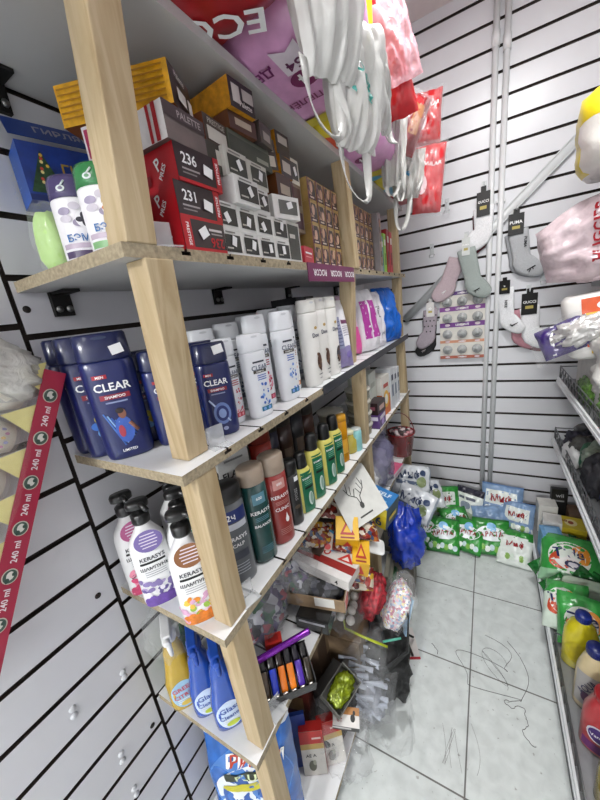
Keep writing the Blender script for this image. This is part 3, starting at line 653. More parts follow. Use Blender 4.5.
flip_bottle('shampoo_bottle', 'tall white shampoo bottle with crimson flower print', G2, -.474, .620, Z2, .222, .066, .034, PRL, PRL, art_white('b0284a', 'e07890', 'a8284a'), R(80))
flip_bottle('shampoo_bottle', 'tall white shampoo bottle with blue flower print behind the crimson one', G2, -.440, .682, Z2, .222, .066, .034, PRL, PRL, art_white('3a62b8', '7aa0e0', '2f7090'), R(78))
flip_bottle('shampoo_bottle', 'tall white shampoo bottle with orange flower print', G2, -.472, .748, Z2, .222, .066, .034, PRL, PRL, art_white('d08848', 'f0c8a0', 'b06030'), R(80))
def art_dove(c):
    def f(b, sf, h, w):
        b.text(sf, 'Dove', w*.1, h*.60, h*.05, M('3a3f5a', .4), .001); b.ell(sf, w*.1, h*.68, w*.22, h*.018, M('b89a5a', .4), .001)
        r = random.Random(c); b.ell(sf, w*.25, h*.28, w*.42, h*.095, M(c, .4, var=.3, scale=200), .001)
        for k in range(10): b.ell(sf, w*(.25+r.uniform(-.35, .3)), h*(.28+r.uniform(-.1, .1)), w*.12, h*.02, M(r.choice(['6a4a38', '8a6a50', '4a3028']), .4), .0013+.0001*k, 10, r.uniform(0, 3))
        b.grid(sf, -w*.1, h*.13, w*.6, h*.14, M('6a6a70', .4), .0008); b.text(sf, '400 ml', w*.2, h*.09, h*.018, M('6a6a70', .4), .001)
    return f
G3 = 'white cream shampoo bottles with brown round prints'
for k, (y, xx, hh) in enumerate(((.820, -.438, .242), (.892, -.444, .246), (.962, -.438, .246))):
    flip_bottle('shampoo_bottle', ['tall white bottle with a brown round print, nearest the flowered shampoo bottles', 'tall white bottle with a brown round print, middle one of three', 'tall white bottle with a dark print next to the lavender pack'][k], G3,
                xx, y, Z2, hh, .07, .045, M('e9e7e2', .35, var=.02), M('e4e2dc', .35), art_dove('5a3a2a' if k < 2 else '3a3a48'), R(84), capfrac=.14, n=2.4, taper=.9)
G4 = 'white bottles in the back row of the shampoo shelf'
for k, (x, y, h) in enumerate(((-.585, .555, .205), (-.575, .635, .212), (-.565, .715, .222), (-.555, .80, .232), (-.545, .89, .236))):
    flip_bottle('shampoo_bottle', f'white bottle standing in the back row, {["first", "second", "third", "fourth", "fifth"][k]} from the front post', G4, x, y, Z2, h, .068, .044, PRL, PRL, art_white('6a7890', 'a8b0c0', '7a8090'), R(70))
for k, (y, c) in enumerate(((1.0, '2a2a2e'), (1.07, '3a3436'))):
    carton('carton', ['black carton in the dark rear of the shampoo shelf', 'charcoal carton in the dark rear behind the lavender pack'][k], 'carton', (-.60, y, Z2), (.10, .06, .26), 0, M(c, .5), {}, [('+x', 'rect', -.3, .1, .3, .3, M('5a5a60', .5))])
# lavender pack, pads, blue bag beyond
pk = lambda **k: None
def soft_pack(name, lab, cat, x, y, z, w, h, th, mf, art=None, rz=R(80), seed=1, group=None, lean=R(80), crumple=.1):
    """stands upright: local XY is the pack face, tipped up"""
    t = T(name, lab, cat, (x, y, z), rz, group)
    pillow('wrapper', w, h, th, mf, seed, crumple, art=art, parent=t, loc=(0, 0, h/2*math.sin(lean)+.004), rot=(lean, 0, 0))
    return t
lav, lav2, wh = M('8a7fa8', .45, var=.1), M('b0a4c4', .45), M('e6e4e8', .4)
def a_lav(b, sf, w, h):
    b.grid(sf, -w*.44, -h*.22, w*.1, h*.24, M('8e92ae', .5), .001, 8, 8); b.grid(sf, -w*.44, h*.30, w*.05, h*.44, M('d89a88', .5), .001, 6, 4); b.grid(sf, w*.15, h*.14, w*.44, h*.2, M('6a3a5a', .5), .001, 4, 2)
    for k in range(8): b.grid(sf, -w*.40, h*(-.18+.05*k), w*.06, h*(-.165+.05*k), M('5a5e80', .5), .0018, 6, 1)
    for k in range(5): b.grid(sf, w*.16, h*(-.05+.035*k), w*.40, h*(-.04+.035*k), M('9a94a8', .5), .001, 4, 1)
    b.ell(sf, w*.28, -h*.33, w*.13, h*.05, M('7a6aa8', .5), .0014)
soft_pack('refill_pack', 'upright white and lavender refill pack just before the middle post', 'refill pack', -.452, 1.047, Z2, .098, .232, .045, lambda u, v, s: lav if v < -.35 else wh, a_lav, R(62), 4)
pnk, pk2 = M('d9559a', .4), M('a83c96', .4, var=.1)
def a_pad(c):
    def f(b, sf, w, h):
        b.grid(sf, -w*.36, -h*.30, -w*.05, h*.30, M(c, .4), .001, 5, 8); b.grid(sf, w*.02, -h*.30, w*.34, h*.30, M(c, .4), .001, 5, 8)
    return f
soft_pack('pad_pack', 'white pack with two purple stripes standing beyond the middle post', 'pad pack', -.462, 1.40, Z2, .12, .265, .07, lambda u, v, s: wh, a_pad('ae3c9a'), R(66), 5)
soft_pack('pad_pack', 'hot pink footed pack right behind the middle post', 'pad pack', -.50, 1.30, Z2, .09, .25, .05, lambda u, v, s: pnk if v < -.1 else M('d8b8cc', .4), None, R(70), 6)
soft_pack('pad_pack', 'white crumpled pack with grey print between the purple striped pack and blue bag', 'pad pack', -.455, 1.52, Z2, .11, .255, .06, lambda u, v, s: M('dcd8e0', .35), lambda b, sf, w, h: [b.text(sf, 'seni', 0, h*.1, h*.1, M('5a5a60', .5), .001, PI/2), b.grid(sf, -w*.3, -h*.3, w*.3, -h*.26, M('a0a0b0', .5), .001)], R(70), 7, crumple=.25)
soft_pack('pad_pack', 'bright blue bag with a tied top at the far end of the shampoo shelf', 'bag', -.45, 1.70, Z2, .16, .27, .09, lambda u, v, s: M('1f66c8', .3, var=.1), None, R(70), 8, crumple=.3)
for k, y in enumerate((1.62, 1.80)):
    soft_pack('pad_pack', ['pale pack behind the blue bag on the left', 'blue and white pack in the far corner of the shampoo shelf'][k], 'pad pack', -.58, y, Z2, .14, .25, .07, lambda u, v, s: M(['c8c8d4', '5a8ad0'][k], .4), None, R(75), 10+k)

# ------------------------------------------------------------------ pump bottle shelf
Z3 = .9492
PB = M('f0f0f0', .3, var=.015, coat=.3)
def pump_bottle(lab, x, y, rz, c1, mot, oval, foot, h=.198, pump_rz=0):
    t = T('pump_bottle', lab, 'shampoo bottle', (x, y, Z3), rz, 'floral white shampoo bottles with black pumps')
    hw, hd = .037, .025; n = 2.8
    rings = [(0, hw*.8, hd*.78), (.003, hw*.95, hd*.95), (.012, hw, hd), (.135, hw*.98, hd), (.150, hw*.9, hd*.95), (.172, hw*.52, hd*.66), (.182, .0135, .0135), (.190, .0135, .0135)]
    b = B(); shell(b, rings, n, PB); b.build('body', t); sf = ringsurf(rings, n)
    b = B(); r = random.Random(c1)
    b.text(sf, 'KERASYS', .002, .118, .0088, M('3a3a44', .4), .0008, maxw=hw*1.5); b.grid(sf, -hw*.62, .105, hw*.66, .110, INKK(), .0006, 8, 1)
    b.text(sf, 'ШАМПУНЬ', .002, .095, .0082, M('2a2a34', .4), .0008, maxw=hw*1.45)
    for k in range(3): b.grid(sf, -hw*.5, .086-.005*k, hw*.6, .0872-.005*k, M('8a8a94', .5), .0006, 8, 1)
    for k in range(40):
        b.ell(sf, hw*r.uniform(-.85, .85), .040+.028*r.uniform(-1, 1), .006*r.uniform(.5, 1.2), .0085*r.uniform(.4, 1.1), M(r.choice(mot), .45), .0007+.00002*k, 10, r.uniform(0, 3))
    b.grid(sf, -hw*.9, .004, hw*.9, .022, M(foot, .4, var=.2, scale=120), .0016, 12, 2)
    for k in range(7): b.ell(sf, hw*(-.7+.23*k), .021+.004*(k % 2), .007, .006, M(foot, .4, var=.2, scale=120), .0017, 12)
    b.build('label', t)
    # round paper tag hanging at the shoulder
    tg = B(); fl = flat((.004, -hd-.004, .158), (1,0,0), (0, .28, .96)); tg.ell(fl, 0, 0, .026, .021, M(oval, .45), .0004, 26); tg.ell(fl, 0, 0, .0265, .0215, M('e8e4e8', .5), -.0002, 26)
    for k in range(5): tg.grid(fl, -.017+.002*abs(k-2), -.012+.006*k, .017-.002*abs(k-2), -.010+.006*k, M('e0d8e4', .5), .0008, 1, 1)
    tg.build('paper_tag', t)
    bk = M('191919', .3, coat=.3); p = T('', '', '') if 0 else None
    b = B(); b.lathe([(.0165, .188), (.0175, .192), (.0175, .207), (.014, .210), (.006, .2105), (.006, .222)], bk, 20); o = b.build('pump', t)
    b = B(); shell(b, [(.220, .016, .012), (.222, .021, .0145), (.231, .0215, .015), (.236, .019, .0125)], 2.4, bk, 24)
    b.tube([(0, 0, .229), (.018*math.sin(pump_rz), -.018*math.cos(pump_rz), .230), (.036*math.sin(pump_rz), -.036*math.cos(pump_rz), .224)], [.007, .006, .0045], bk, 10)
    b.build('pump_head', o); return t
pump_bottle('white pump bottle with orange flowers left of the front post', -.478, .310, R(52), 'or', ['e8902a', '9ac04a', 'd8a8c8', 'c890b8', 'e8c04a', 'f0d8e0'], '8a5a34', 'd8781c', pump_rz=.9)
pump_bottle('white pump bottle with purple butterfly print and violet tag', -.592, .306, R(56), 'pu', ['6a5a9a', 'b8a8d0', 'd8d0e4', '8a7ab0', 'f0ecf4'], '7a6aa8', '6a48a0', pump_rz=.5)
pump_bottle('white pump bottle with pink flowers and a rose tag nearest the wall', -.655, .312, R(66), 'pi', ['d84878', 'e890a8', 'b02858', 'f4d0d8', '40303a'], 'b05a88', 'c83868', pump_rz=.2)
pump_bottle('white pump bottle with mint leaves between the violet and orange tagged ones', -.545, .360, R(58), 'mi', ['8ac8b8', 'b8e0d0', '5aa090', 'd8f0e8', '9ad0d8'], '4a8a7a', '7ac0b8', pump_rz=.8)
pump_bottle('white pump bottle with a mauve tag standing in the back by the wall', -.622, .405, R(64), 'ma', ['c87898', 'e8b0c8', '9a5a78', 'f0d8e4'], 'b06a8a', 'a84878', pump_rz=1.0)
pump_bottle('white pump bottle mostly hidden behind the orange and mint ones', -.515, .428, R(62), 'hd', ['8a8aa0', 'c8c8d8', '6a6a80'], '3a4a44', '5a5a70', pump_rz=.4)

def tube_bottle(lab, x, y, h, w, d, body, cap, capfrac, art, rz, group='tall shampoo bottles on the pump bottle shelf', flare=1.0, name='shampoo_bottle', lean=0, cat='shampoo bottle'):
    t = T(name, lab, cat, (x, y, Z3), (0, R(lean), rz), group); hw, hd, zc = w/2, d/2, h*(1-capfrac)
    rings = [(0, hw*.85, hd*.85), (h*.01, hw*.97, hd*.97), (h*.04, hw, hd), (h*.5, hw*flare, hd*flare), (zc, hw*.97, hd*.97)]
    b = B(); shell(b, rings, 2.2, body); b.build('body', t)
    b = B(); shell(b, [(zc, hw*.95, hd*.95), (zc+.001, hw*.99, hd*.99), (h*.985, hw*.97, hd*.97), (h, hw*.86, hd*.86)], 2.2, cap); b.build('cap', t)
    b = B(); art(b, ringsurf(rings, 2.2), h, hw); b.build('label', t); return t
def a_ker(txt2, drop, ink):
    def f(b, sf, h, w):
        b.text(sf, 'KERASYS', 0, h*.56, h*.045, INKW(), .001, maxw=w*1.5)
        for k in range(3): b.grid(sf, -w*.5, h*(.50-.016*k), w*.55, h*(.506-.016*k), M(ink, .5), .0008, 8, 1)
        b.text(sf, txt2, 0, h*.42, h*.038, INKW(), .001, maxw=w*1.3)
        if drop: b.ell(sf, w*.25, h*.28, w*.16, h*.035, INKW(), .001); b.poly(sf, [(w*.12, h*.295), (w*.38, h*.295), (w*.25, h*.36)], INKW(), .001)
        for k in range(4): b.grid(sf, -w*.45, h*(.18-.02*k), w*.5, h*(.186-.02*k), M(ink, .5), .0008, 8, 1)
        b.grid(sf, -w*.5, h*.64, w*.5, h*.75, M(ink, .4), .0008, 8, 2); b.text(sf, '600', 0, h*.70, h*.03, INKW(), .0013)
    return f
def a_tea(b, sf, h, w):
    b.grid(sf, -w*.85, h*.66, w*.85, h*.78, M('22306e', .4), .0008, 10, 2); b.text(sf, '72ч', -w*.2, h*.72, h*.06, INKW(), .0012); b.grid(sf, -w*.8, h*.59, w*.8, h*.65, M('c8ccd4', .4), .0008, 10, 1)
    b.text(sf, 'KERASYS', 0, h*.50, h*.04, INKW(), .001, maxw=w*1.4); b.text(sf, 'SCALP', 0, h*.43, h*.035, INKW(), .001); b.grid(sf, -w*.6, h*.28, w*.6, h*.36, M('3a3e4a', .4), .0008, 8, 2)
    for k in range(4): b.grid(sf, -w*.5, h*(.22-.03*k), w*.5, h*(.228-.03*k), M('b8bcc4', .5), .0008, 8, 1)
beige = M('a89684', .35, coat=.3)
tube_bottle('grey shampoo bottle with a black cap and blue label right of the front post', -.462, .412, .232, .072, .05, M('5a5e62', .3, coat=.3), M('1e1c1c', .3), .16, a_tea, R(60))
tube_bottle('dark green shampoo bottle with a beige cap', -.448, .484, .240, .062, .050, M('17423f', .25, coat=.4), beige, .17, a_ker('BALANCE', False, '5a8a9a'), R(64))
tube_bottle('brick red shampoo bottle with a beige cap and white drop print', -.440, .553, .236, .064, .050, M('8e2620', .28, coat=.4), beige, .2, a_ker('CLINIC', True, 'c89088'), R(64))
tube_bottle('slim black bottle between the red bottle and the green ones', -.440, .622, .184, .044, .038, M('1d1c1c', .3, coat=.3), M('141414', .3), .2, lambda b, sf, h, w: [b.text(sf, 'SYOSS', 0, h*.5, h*.05, M('9a9a9a', .4), .001, PI/2), b.ell(sf, 0, h*.3, w*.4, h*.03, M('5a4a3a', .4), .001), b.grid(sf, w*.0, h*.70, w*.6, h*.77, INKW(), .001, 4, 1)], R(64))
def green_bottle(lab, x, y, h):
    t = T('deodorant_bottle', lab, 'green bottle', (x, y, Z3), R(66), 'green and yellow bottles with black caps')
    hw, hd = .030, .021; zc = h*.78
    rings = [(0, hw*.8, hd*.8), (h*.015, hw*.97, hd*.97), (h*.05, hw, hd), (zc-.022, hw, hd), (zc-.008, hw*.78, hd*.8), (zc, hw*.55, hd*.62)]
    b = B(); shell(b, rings, 2.4, M('d8cf6a', .35, var=.05)); b.build('body', t); sf = ringsurf(rings, 2.4)
    b = B(); g = M('0f6a48', .3, coat=.3); b.grid(sf, -hw*.55, h*.02, hw*.95, h*.70, g, .0008, 12, 10); b.build('green_front', t)
    b = B(); b.ell(sf, hw*.25, h*.24, hw*.28, h*.12, M('c8d8d0', .4), .0016); b.ell(sf, hw*.3, h*.24, hw*.16, h*.1, M('8aa89a', .4), .0020)
    b.text(sf, 'SHAMTU', hw*.1, h*.60, h*.04, INKW(), .0014, maxw=hw*1.1); b.grid(sf, -hw*.3, h*.42, hw*.75, h*.455, INKK(), .0014, 8, 1)
    for k in range(3): b.grid(sf, -hw*.25, h*(.49+.03*k), hw*.6, h*(.498+.03*k), M('8ac0a8', .4), .0014, 6, 1)
    b.build('label', t)
    b = B(); c = [(zc-.004, hw*.62, hd*.72), (zc-.002, hw*.66, hd*.76), (h*.97, hw*.58, hd*.68), (h, hw*.40, hd*.5)]; shell(b, c, 2.2, M('161616', .3)); b.build('cap', t)
for k, (x, y, h) in enumerate(((-.440, .680, .178), (-.440, .752, .204), (-.436, .832, .204), (-.438, .905, .206))):
    green_bottle(f'green and yellow bottle with a black cap, {["shortest, next to the slim black bottle", "second one after the slim black bottle", "third one after the slim black bottle", "last one before the honey coloured bottle"][k]}', x, y, h)
tube_bottle('honey yellow bottle behind the last green bottle', -.445, .985, .178, .05, .035, M('c88a18', .25, trans=.2), M('c89020', .3), .12, lambda b, sf, h, w: [b.grid(sf, -w*.5, h*.2, w*.5, h*.5, M('e0a83a', .4), .0008)], R(66))
# jar and can near the middle post
t = T('glass_jar', 'small clear jar of yellow oil before the turquoise can', 'jar', (-.452, 1.065, Z3), 0)
b = B(); b.lathe([(.028, 0), (.031, .006), (.031, .05), (.022, .062), (.020, .075)], M('cdbb4a', .12, alpha=.75, coat=.5), 24); b.build('jar_body', t)
b = B(); b.lathe([(.021, .075), (.022, .077), (.022, .088), (.0, .089)], M('d8d4b0', .3), 24, cap=False); b.build('lid', t)
t = T('drink_can', 'small turquoise can in front of the middle post', 'can', (-.428, 1.155-.07, Z3), 0)
b = B(); b.lathe([(.018, 0), (.021, .004), (.021, .078), (.018, .084)], M('8cc4c4', .3, metal=.1), 24); b.build('can_body', t)
b = B(); b.lathe([(.0185, .084), (.0195, .086), (.0195, .089), (.014, .090)], M('cfd8d8', .3, metal=.4), 24); b.build('lid', t)
# rear row of the pump bottle shelf
carton('carton', 'tall white carton with a black curved print behind the green and red bottles', 'carton', (-.55, .53, Z3), (.05, .085, .255), R(-20), M('dcdcda', .45), {}, [('+x', 'text', 'ELASTI', 0, .25, .07, INKK()), ('+x', 'ell', .05, -.1, .2, .14, INKK()), ('+x', 'ell', .12, -.06, .2, .14, M('dcdcda', .45)), ('+x', 'rect', -.3, .38, .3, .40, M('8a8a8a', .5))])
tube_bottle('red and cream bottle in the rear behind the slim black bottle', -.555, .66, .26, .07, .05, M('9a2c20', .3), M('7a241c', .35), .2, lambda b, sf, h, w: [b.grid(sf, -w*.5, h*.45, w*.5, h*.62, M('d8c8b0', .4), .0008, 8, 2)], R(64), 'rear bottles on the pump bottle shelf')
for k, (y, c, h, lb) in enumerate(((.60, 'd8d4c8', .21, 'cream'), (.74, '26243a', .25, 'midnight blue'), (.82, '3a2420', .24, 'dark brown'), (.90, '2a2a30', .25, 'black'), (.98, '4a2a22', .22, 'chestnut brown'))):
    tube_bottle(f'{lb} bottle in the dim rear row of the pump bottle shelf', -.58, y, h, .062, .045, M(c, .3, coat=.3), M('2a2624', .4), .18, lambda b, sf, h, w: [b.grid(sf, -w*.5, h*.3, w*.5, h*.5, M('6a5a50', .5), .0008, 8, 2)], R(66), 'rear bottles on the pump bottle shelf')
# stacked clear tubs behind the middle post
for k in range(4):
    t = T('food_tub', f'clear round tub of greenish brown paste, {["lowest", "second", "third", "topmost"][k]} in the stack behind the middle post', 'tub', (-.468, 1.245, Z3+.0515*k), 0, 'clear tubs stacked behind the middle post')
    b = B(); b.lathe([(.044, 0), (.047, .003), (.052, .040)], M('ccc7b8', .15, alpha=.45, coat=.4), 28); b.build('tub', t)
    b = B(); b.lathe([(.042, .004), (.045, .006), (.048, .030)], M(['7a6a3a', '6a5a34', '7a7040', '5f6a3a'][k], .5, var=.2), 28); b.build('contents', t)
    b = B(); b.lathe([(.0545, .040), (.055, .043), (.055, .048), (.05, .0505)], M('dcd8cc', .2, alpha=.7, coat=.4), 28); b.build('lid', t)
for k in range(3):
    t = T('food_tub', f'clear round tub left of the middle post, {["lower", "middle", "upper"][k]} one of three', 'tub', (-.535, 1.10+.0*k, Z3+.0515*k), 0, 'clear tubs stacked left of the middle post')
    b = B(); b.lathe([(.044, 0), (.047, .003), (.052, .040)], M('ccc7b8', .15, alpha=.45, coat=.4), 28); b.build('tub', t)
    b = B(); b.lathe([(.042, .004), (.045, .006), (.048, .030)], M(['8a7a3a', '7a5a34', '6a5a3a'][k], .5, var=.2), 28); b.build('contents', t)
    b = B(); b.lathe([(.0545, .040), (.055, .043), (.055, .048), (.05, .0505)], M('dcd8cc', .2, alpha=.7, coat=.4), 28); b.build('lid', t)
# far end cartons
carton('carton', 'white carton leaning at the rear of the far pump bottle shelf', 'carton', (-.50, 1.40, Z3), (.10, .10, .235), R(0), M('d8dcd2', .5), {'-y': M('c8ccc0', .5)}, [('+x', 'rect', -.3, .2, .3, .3, M('b8bcb0', .5))])
carton('carton', 'orange and white washing tablet carton at the far end', 'carton', (-.465, 1.51, Z3), (.09, .10, .195), R(-6), M('e4e0d8', .45), {'-y': M('d0642a', .45)}, [('+x', 'rect', -.5, -.5, .5, .0, M('d8702c', .45)), ('+x', 'ell', .0, -.1, .35, .22, M('e8b02a', .4)), ('+x', 'ell', .0, -.1, .2, .13, M('f0ece0', .4)), ('+x', 'rect', -.3, .2, .3, .3, M('b84a3a', .4)), ('-y', 'rect', -.5, .05, .5, .5, M('e4e0d8', .45))])
for k in range(3):
    carton('carton', f'slim grey white printed carton at the far end, {["nearest", "middle", "farthest"][k]} of three', 'carton', (-.45, 1.60+.062*k, Z3), (.08, .05, .21-.01*k), R(2*k-2), M('d6d8dc', .45), {}, [('+x', 'rect', -.3, -.2, .3, .1, M('7a8494', .45)), ('+x', 'rect', -.3, .2, .3, .34, M('3a4254', .45)), ('-y', 'rect', -.3, -.3, .3, .3, M('a8acb4', .5))])
carton('carton', 'dark maroon carton lying on top of a purple one near the middle post', 'carton', (-.432, 1.36, Z3+.0605), (.06, .10, .055), R(-4), M('2c1a1e', .4), {}, [('+x', 'rect', -.3, -.2, .3, .2, M('c8a8a0', .5)), ('-y', 'rect', -.3, -.1, .3, .2, M('8a4a5a', .5))])
carton('carton', 'purple and white carton under the dark maroon one near the middle post', 'carton', (-.430, 1.355, Z3), (.06, .10, .06), R(0), M('5a3a78', .4), {}, [('+x', 'rect', -.4, .1, .4, .4, M('e0d8e4', .5)), ('+x', 'ell', .0, -.15, .2, .25, M('b898d8', .4)), ('-y', 'rect', -.4, .1, .4, .4, M('d8d0e0', .5))])
# ------------------------------------------------------------------ fourth board: spray bottles, lighters, sweets
Z4 = .6022
def spray(lab, x, y, rz, body, lbl, head, txt, h=.262, w=.076, name='spray_bottle', trans=True, headless=False):
    t = T(name, lab, 'spray bottle', (x, y, Z4), rz, 'household spray bottles at the near end')
    hw, hd = w/2, .024; s = h/.262
    rings = [(0, hw*.82, hd*.8), (.005, hw*.96, hd*.95), (.02, hw, hd), (.085*s, hw*.98, hd), (.115*s, hw*.80, hd*.9), (.145*s, hw*.66, hd*.8), (.175*s, hw*.58, hd*.75), (.195*s, .014, .014), (.205*s, .013, .013)]
    b = B(); shell(b, rings, 2.6, body); b.build('body', t); sf = ringsurf(rings, 2.6); b = B()
    b.ell(sf, 0, h*.20, hw*.80, h*.155, M(lbl[0], .4), .0008, 26)
    b.text(sf, txt[0], 0, h*.27, h*.06, M(lbl[1], .4), .0014, .12, maxw=hw*1.35); b.text(sf, txt[1], 0, h*.19, h*.045, M(lbl[2], .4), .0014, .12, maxw=hw*1.35)
    for k in range(3): b.grid(sf, -hw*.5, h*(.14-.022*k), hw*.5, h*(.15-.022*k), M('e8ecf0', .4), .0012, 8, 1)
    b.ell(sf, hw*.05, h*.10, hw*.4, h*.03, M(lbl[3], .4), .0018, 16); b.build('label', t)
    z = .200*s
    b = B(); b.lathe([(.016, z), (.0165, z+.004), (.0165, z+.020), (.012, z+.026)], head, 18)
    b.hexa([(-.011, -.045, z+.034), (.011, -.045, z+.034), (.011, .022, z+.024), (-.011, .022, z+.024)], [(-.009, -.043, z+.052), (.009, -.043, z+.052), (.010, .020, z+.056), (-.010, .020, z+.056)], head)
    b.tube([(0, -.044, z+.042), (0, -.056, z+.042)], .007, head, 10); o = b.build('trigger_head', t, bevel=.002)
    b = B(); b.tube([(0, -.026, z+.032), (0, -.036, z+.012), (0, -.032, z-.010), (0, -.026, z-.020)], [.006, .006, .005, .004], head, 8); b.build('trigger', o)
    return t
glb = M('1f4fb0', .12, alpha=.9, coat=.6); spray('blue glass cleaner spray bottle right beside the front post', -.500, .325, R(52), glb, ('c8d8ee', '2a4aa0', '2a4aa0', 'b8c83a'), M('1c4aa8', .3), ('Glass', 'Cleaner'), h=.256)
spray('blue glass cleaner spray bottle, left neighbour of the one by the post', -.566, .322, R(52), glb, ('c8d8ee', '2a4aa0', '2a4aa0', 'b8c83a'), M('1c4aa8', .3), ('Glass', 'Cleaner'), h=.250)
spray('yellow spray bottle with a white trigger under crinkled film', -.632, .308, R(55), M('c2a02a', .15, alpha=.88, coat=.5), ('9ac0d8', 'c02838', 'c02838', 'd8b84a'), M('e8e8e8', .3), ('GREEN', 'CITRUS'), h=.262)
spray('green spray bottle nearest the wall behind the yellow one', -.672, .352, R(60), M('3f7a2c', .15, alpha=.9, coat=.5), ('7aa85a', 'e8e8e0', 'e8e8e0', 'd8d84a'), M('d8dcd4', .3), ('GREEN', 'APPLE'), h=.24)
t = T('film_bag', 'crinkled clear film bag around the head of the yellow spray bottle', 'film bag', (-.635, .312, Z4+.165), 0)
lump('film', (.048, .045, .06), FILM(.16), 21, .22, parent=t, freq=2.6)

# tilted black display tray of lighters
t = T('display_tray', 'black cardboard display tray of lighters tilted on the board edge', 'display tray', (-.432, .452, Z4+.002), (R(14), R(6), R(48)))
kb = M('141315', .5); L_, W_, H_ = .132, .088, .045
b = B(); b.box(-L_/2, L_/2, -W_/2, W_/2, 0, .002, kb); b.box(-L_/2, L_/2, -W_/2-.006, -W_/2-.004, 0, H_*.72, kb); b.box(-L_/2, L_/2, -W_/2-.004, -W_/2, 0, .002, kb); b.box(-L_/2, L_/2, W_/2-.002, W_/2, 0, H_, kb)
b.box(-L_/2, -L_/2+.002, -W_/2, W_/2, 0, H_*.85, kb); b.box(L_/2-.002, L_/2, -W_/2, W_/2, 0, H_*.85, kb); b.build('tray', t)
b = B()
for k in range(1, 6): b.box(-L_/2+L_/6*k-.0006, -L_/2+L_/6*k+.0006, -W_/2+.003, W_/2-.003, .002, .026, kb)
b.build('divider', t); tray_m = Matrix.Translation(t.location) @ Euler(t.rotation_euler).to_matrix().to_4x4()
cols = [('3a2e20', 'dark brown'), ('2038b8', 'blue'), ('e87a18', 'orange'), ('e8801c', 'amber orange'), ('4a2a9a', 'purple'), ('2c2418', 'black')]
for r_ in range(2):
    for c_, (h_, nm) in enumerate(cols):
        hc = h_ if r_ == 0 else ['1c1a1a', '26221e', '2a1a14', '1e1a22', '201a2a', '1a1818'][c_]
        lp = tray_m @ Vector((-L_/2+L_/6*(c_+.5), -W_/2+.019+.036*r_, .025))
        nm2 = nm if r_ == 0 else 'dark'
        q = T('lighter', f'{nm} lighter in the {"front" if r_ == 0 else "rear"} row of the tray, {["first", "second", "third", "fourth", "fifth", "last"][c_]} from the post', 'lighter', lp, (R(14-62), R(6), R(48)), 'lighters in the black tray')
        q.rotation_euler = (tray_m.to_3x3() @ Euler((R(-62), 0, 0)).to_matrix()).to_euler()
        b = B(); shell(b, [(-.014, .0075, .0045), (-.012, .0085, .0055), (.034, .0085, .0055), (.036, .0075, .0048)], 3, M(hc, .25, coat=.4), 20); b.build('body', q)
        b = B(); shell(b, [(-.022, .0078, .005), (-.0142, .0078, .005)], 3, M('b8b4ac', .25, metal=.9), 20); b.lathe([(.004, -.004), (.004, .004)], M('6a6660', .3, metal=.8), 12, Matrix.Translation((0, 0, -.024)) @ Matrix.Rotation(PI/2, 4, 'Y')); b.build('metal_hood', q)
t = T('marker', 'metallic purple tube lying across the back of the lighter tray', 'tube', (-.486, .418, Z4+.066), 0)
b = B(); p0 = Vector((0, 0, 0)); p1 = Vector((.092, .116, .012)); d = (p1-p0)
b.tube([p0, p0+d*.02, p0+d*.98, p1], [.0075, .0085, .0085, .0075], M('7a1fa0', .25, metal=.6, coat=.4, var=.3, scale=300), 16); b.build('barrel', t)
b = B(); b.tube([p1, p1+d*.01], .0078, M('3a1050', .3), 16); b.build('end_cap', t)
carton('carton', 'small red carton behind the purple tube', 'carton', (-.485, .490, Z4), (.045, .03, .058), R(40), M('b02820', .4), {}, [('+z', 'rect', -.3, -.3, .3, .3, M('8a1a18', .4))])
# bagged toys behind the lighters
t = T('toy_bag', 'clear film bag of dark small toys behind the lighter tray', 'bag of toys', (-.585, .545, Z4), R(20))
lump('toys', (.085, .085, .075), M('toys', .45, 'motley', scale=42, bump=.4), 31, .35, parent=t, freq=2.6); lump('film', (.105, .105, .10), FILM(.2), 32, .28, parent=t, freq=2.2)
carton('picture_card', 'violet printed toy card inside the film bags', 'card', (-.515, .575, Z4+.03), (.012, .10, .07), (0, R(-35), R(10)), M('3a3470', .4), {}, [('+x', 'rect', -.3, -.1, .0, .3, M('b04060', .4)), ('+x', 'rect', .1, -.2, .4, .3, M('7a7ab0', .4))])
t = T('film_bag', 'rumpled clear film bag between the toys and black box', 'film bag', (-.525, .675, Z4), R(-10))
lump('film', (.075, .06, .10), FILM(.24), 33, .3, parent=t, freq=2.4); lump('contents', (.05, .04, .06), M('toys', .45, 'motley', scale=60), 34, .3, parent=t)
carton('carton', 'glossy black box under the brown open carton', 'carton', (-.425, .625, Z4), (.10, .075, .04), R(8), M('151516', .25, coat=.4), {}, [('+z', 'rect', -.42, .3, .42, .42, M('c8c8ca', .4)), ('-y', 'rect', -.4, .2, .4, .4, M('9a9aa0', .4))])
# brown open carton
t = T('open_carton', 'brown cardboard tray with a white label on the black box', 'cardboard box', (-.435, .672, Z4+.0405), R(12))
cb = M('8a7358', .75, var=.12); b = B(); b.box(-.09, .09, -.045, .045, 0, .003, cb); b.box(-.09, .09, -.045, -.042, .003, .042, cb); b.box(-.09, .09, .042, .045, .003, .042, cb); b.box(-.09, -.087, -.042, .042, .003, .042, cb); b.box(.087, .09, -.042, .042, .003, .042, cb); b.build('box_body', t)
b = B(); b.box(.0, .06, -.0465, -.0455, .012, .042, M('d8d6d0', .5)); b.build('paper_label', t); b = B(); b.box(.0905, .0915, -.04, .0, .004, .04, M('e4dcd8', .5), {'+x': M('c85a50', .4)}); b.build('side_label', t)
lump('dark_contents', (.075, .034, .022), M('dark', .5, 'motley', scale=60), 35, .2, parent=t, loc=(0, 0, .004))

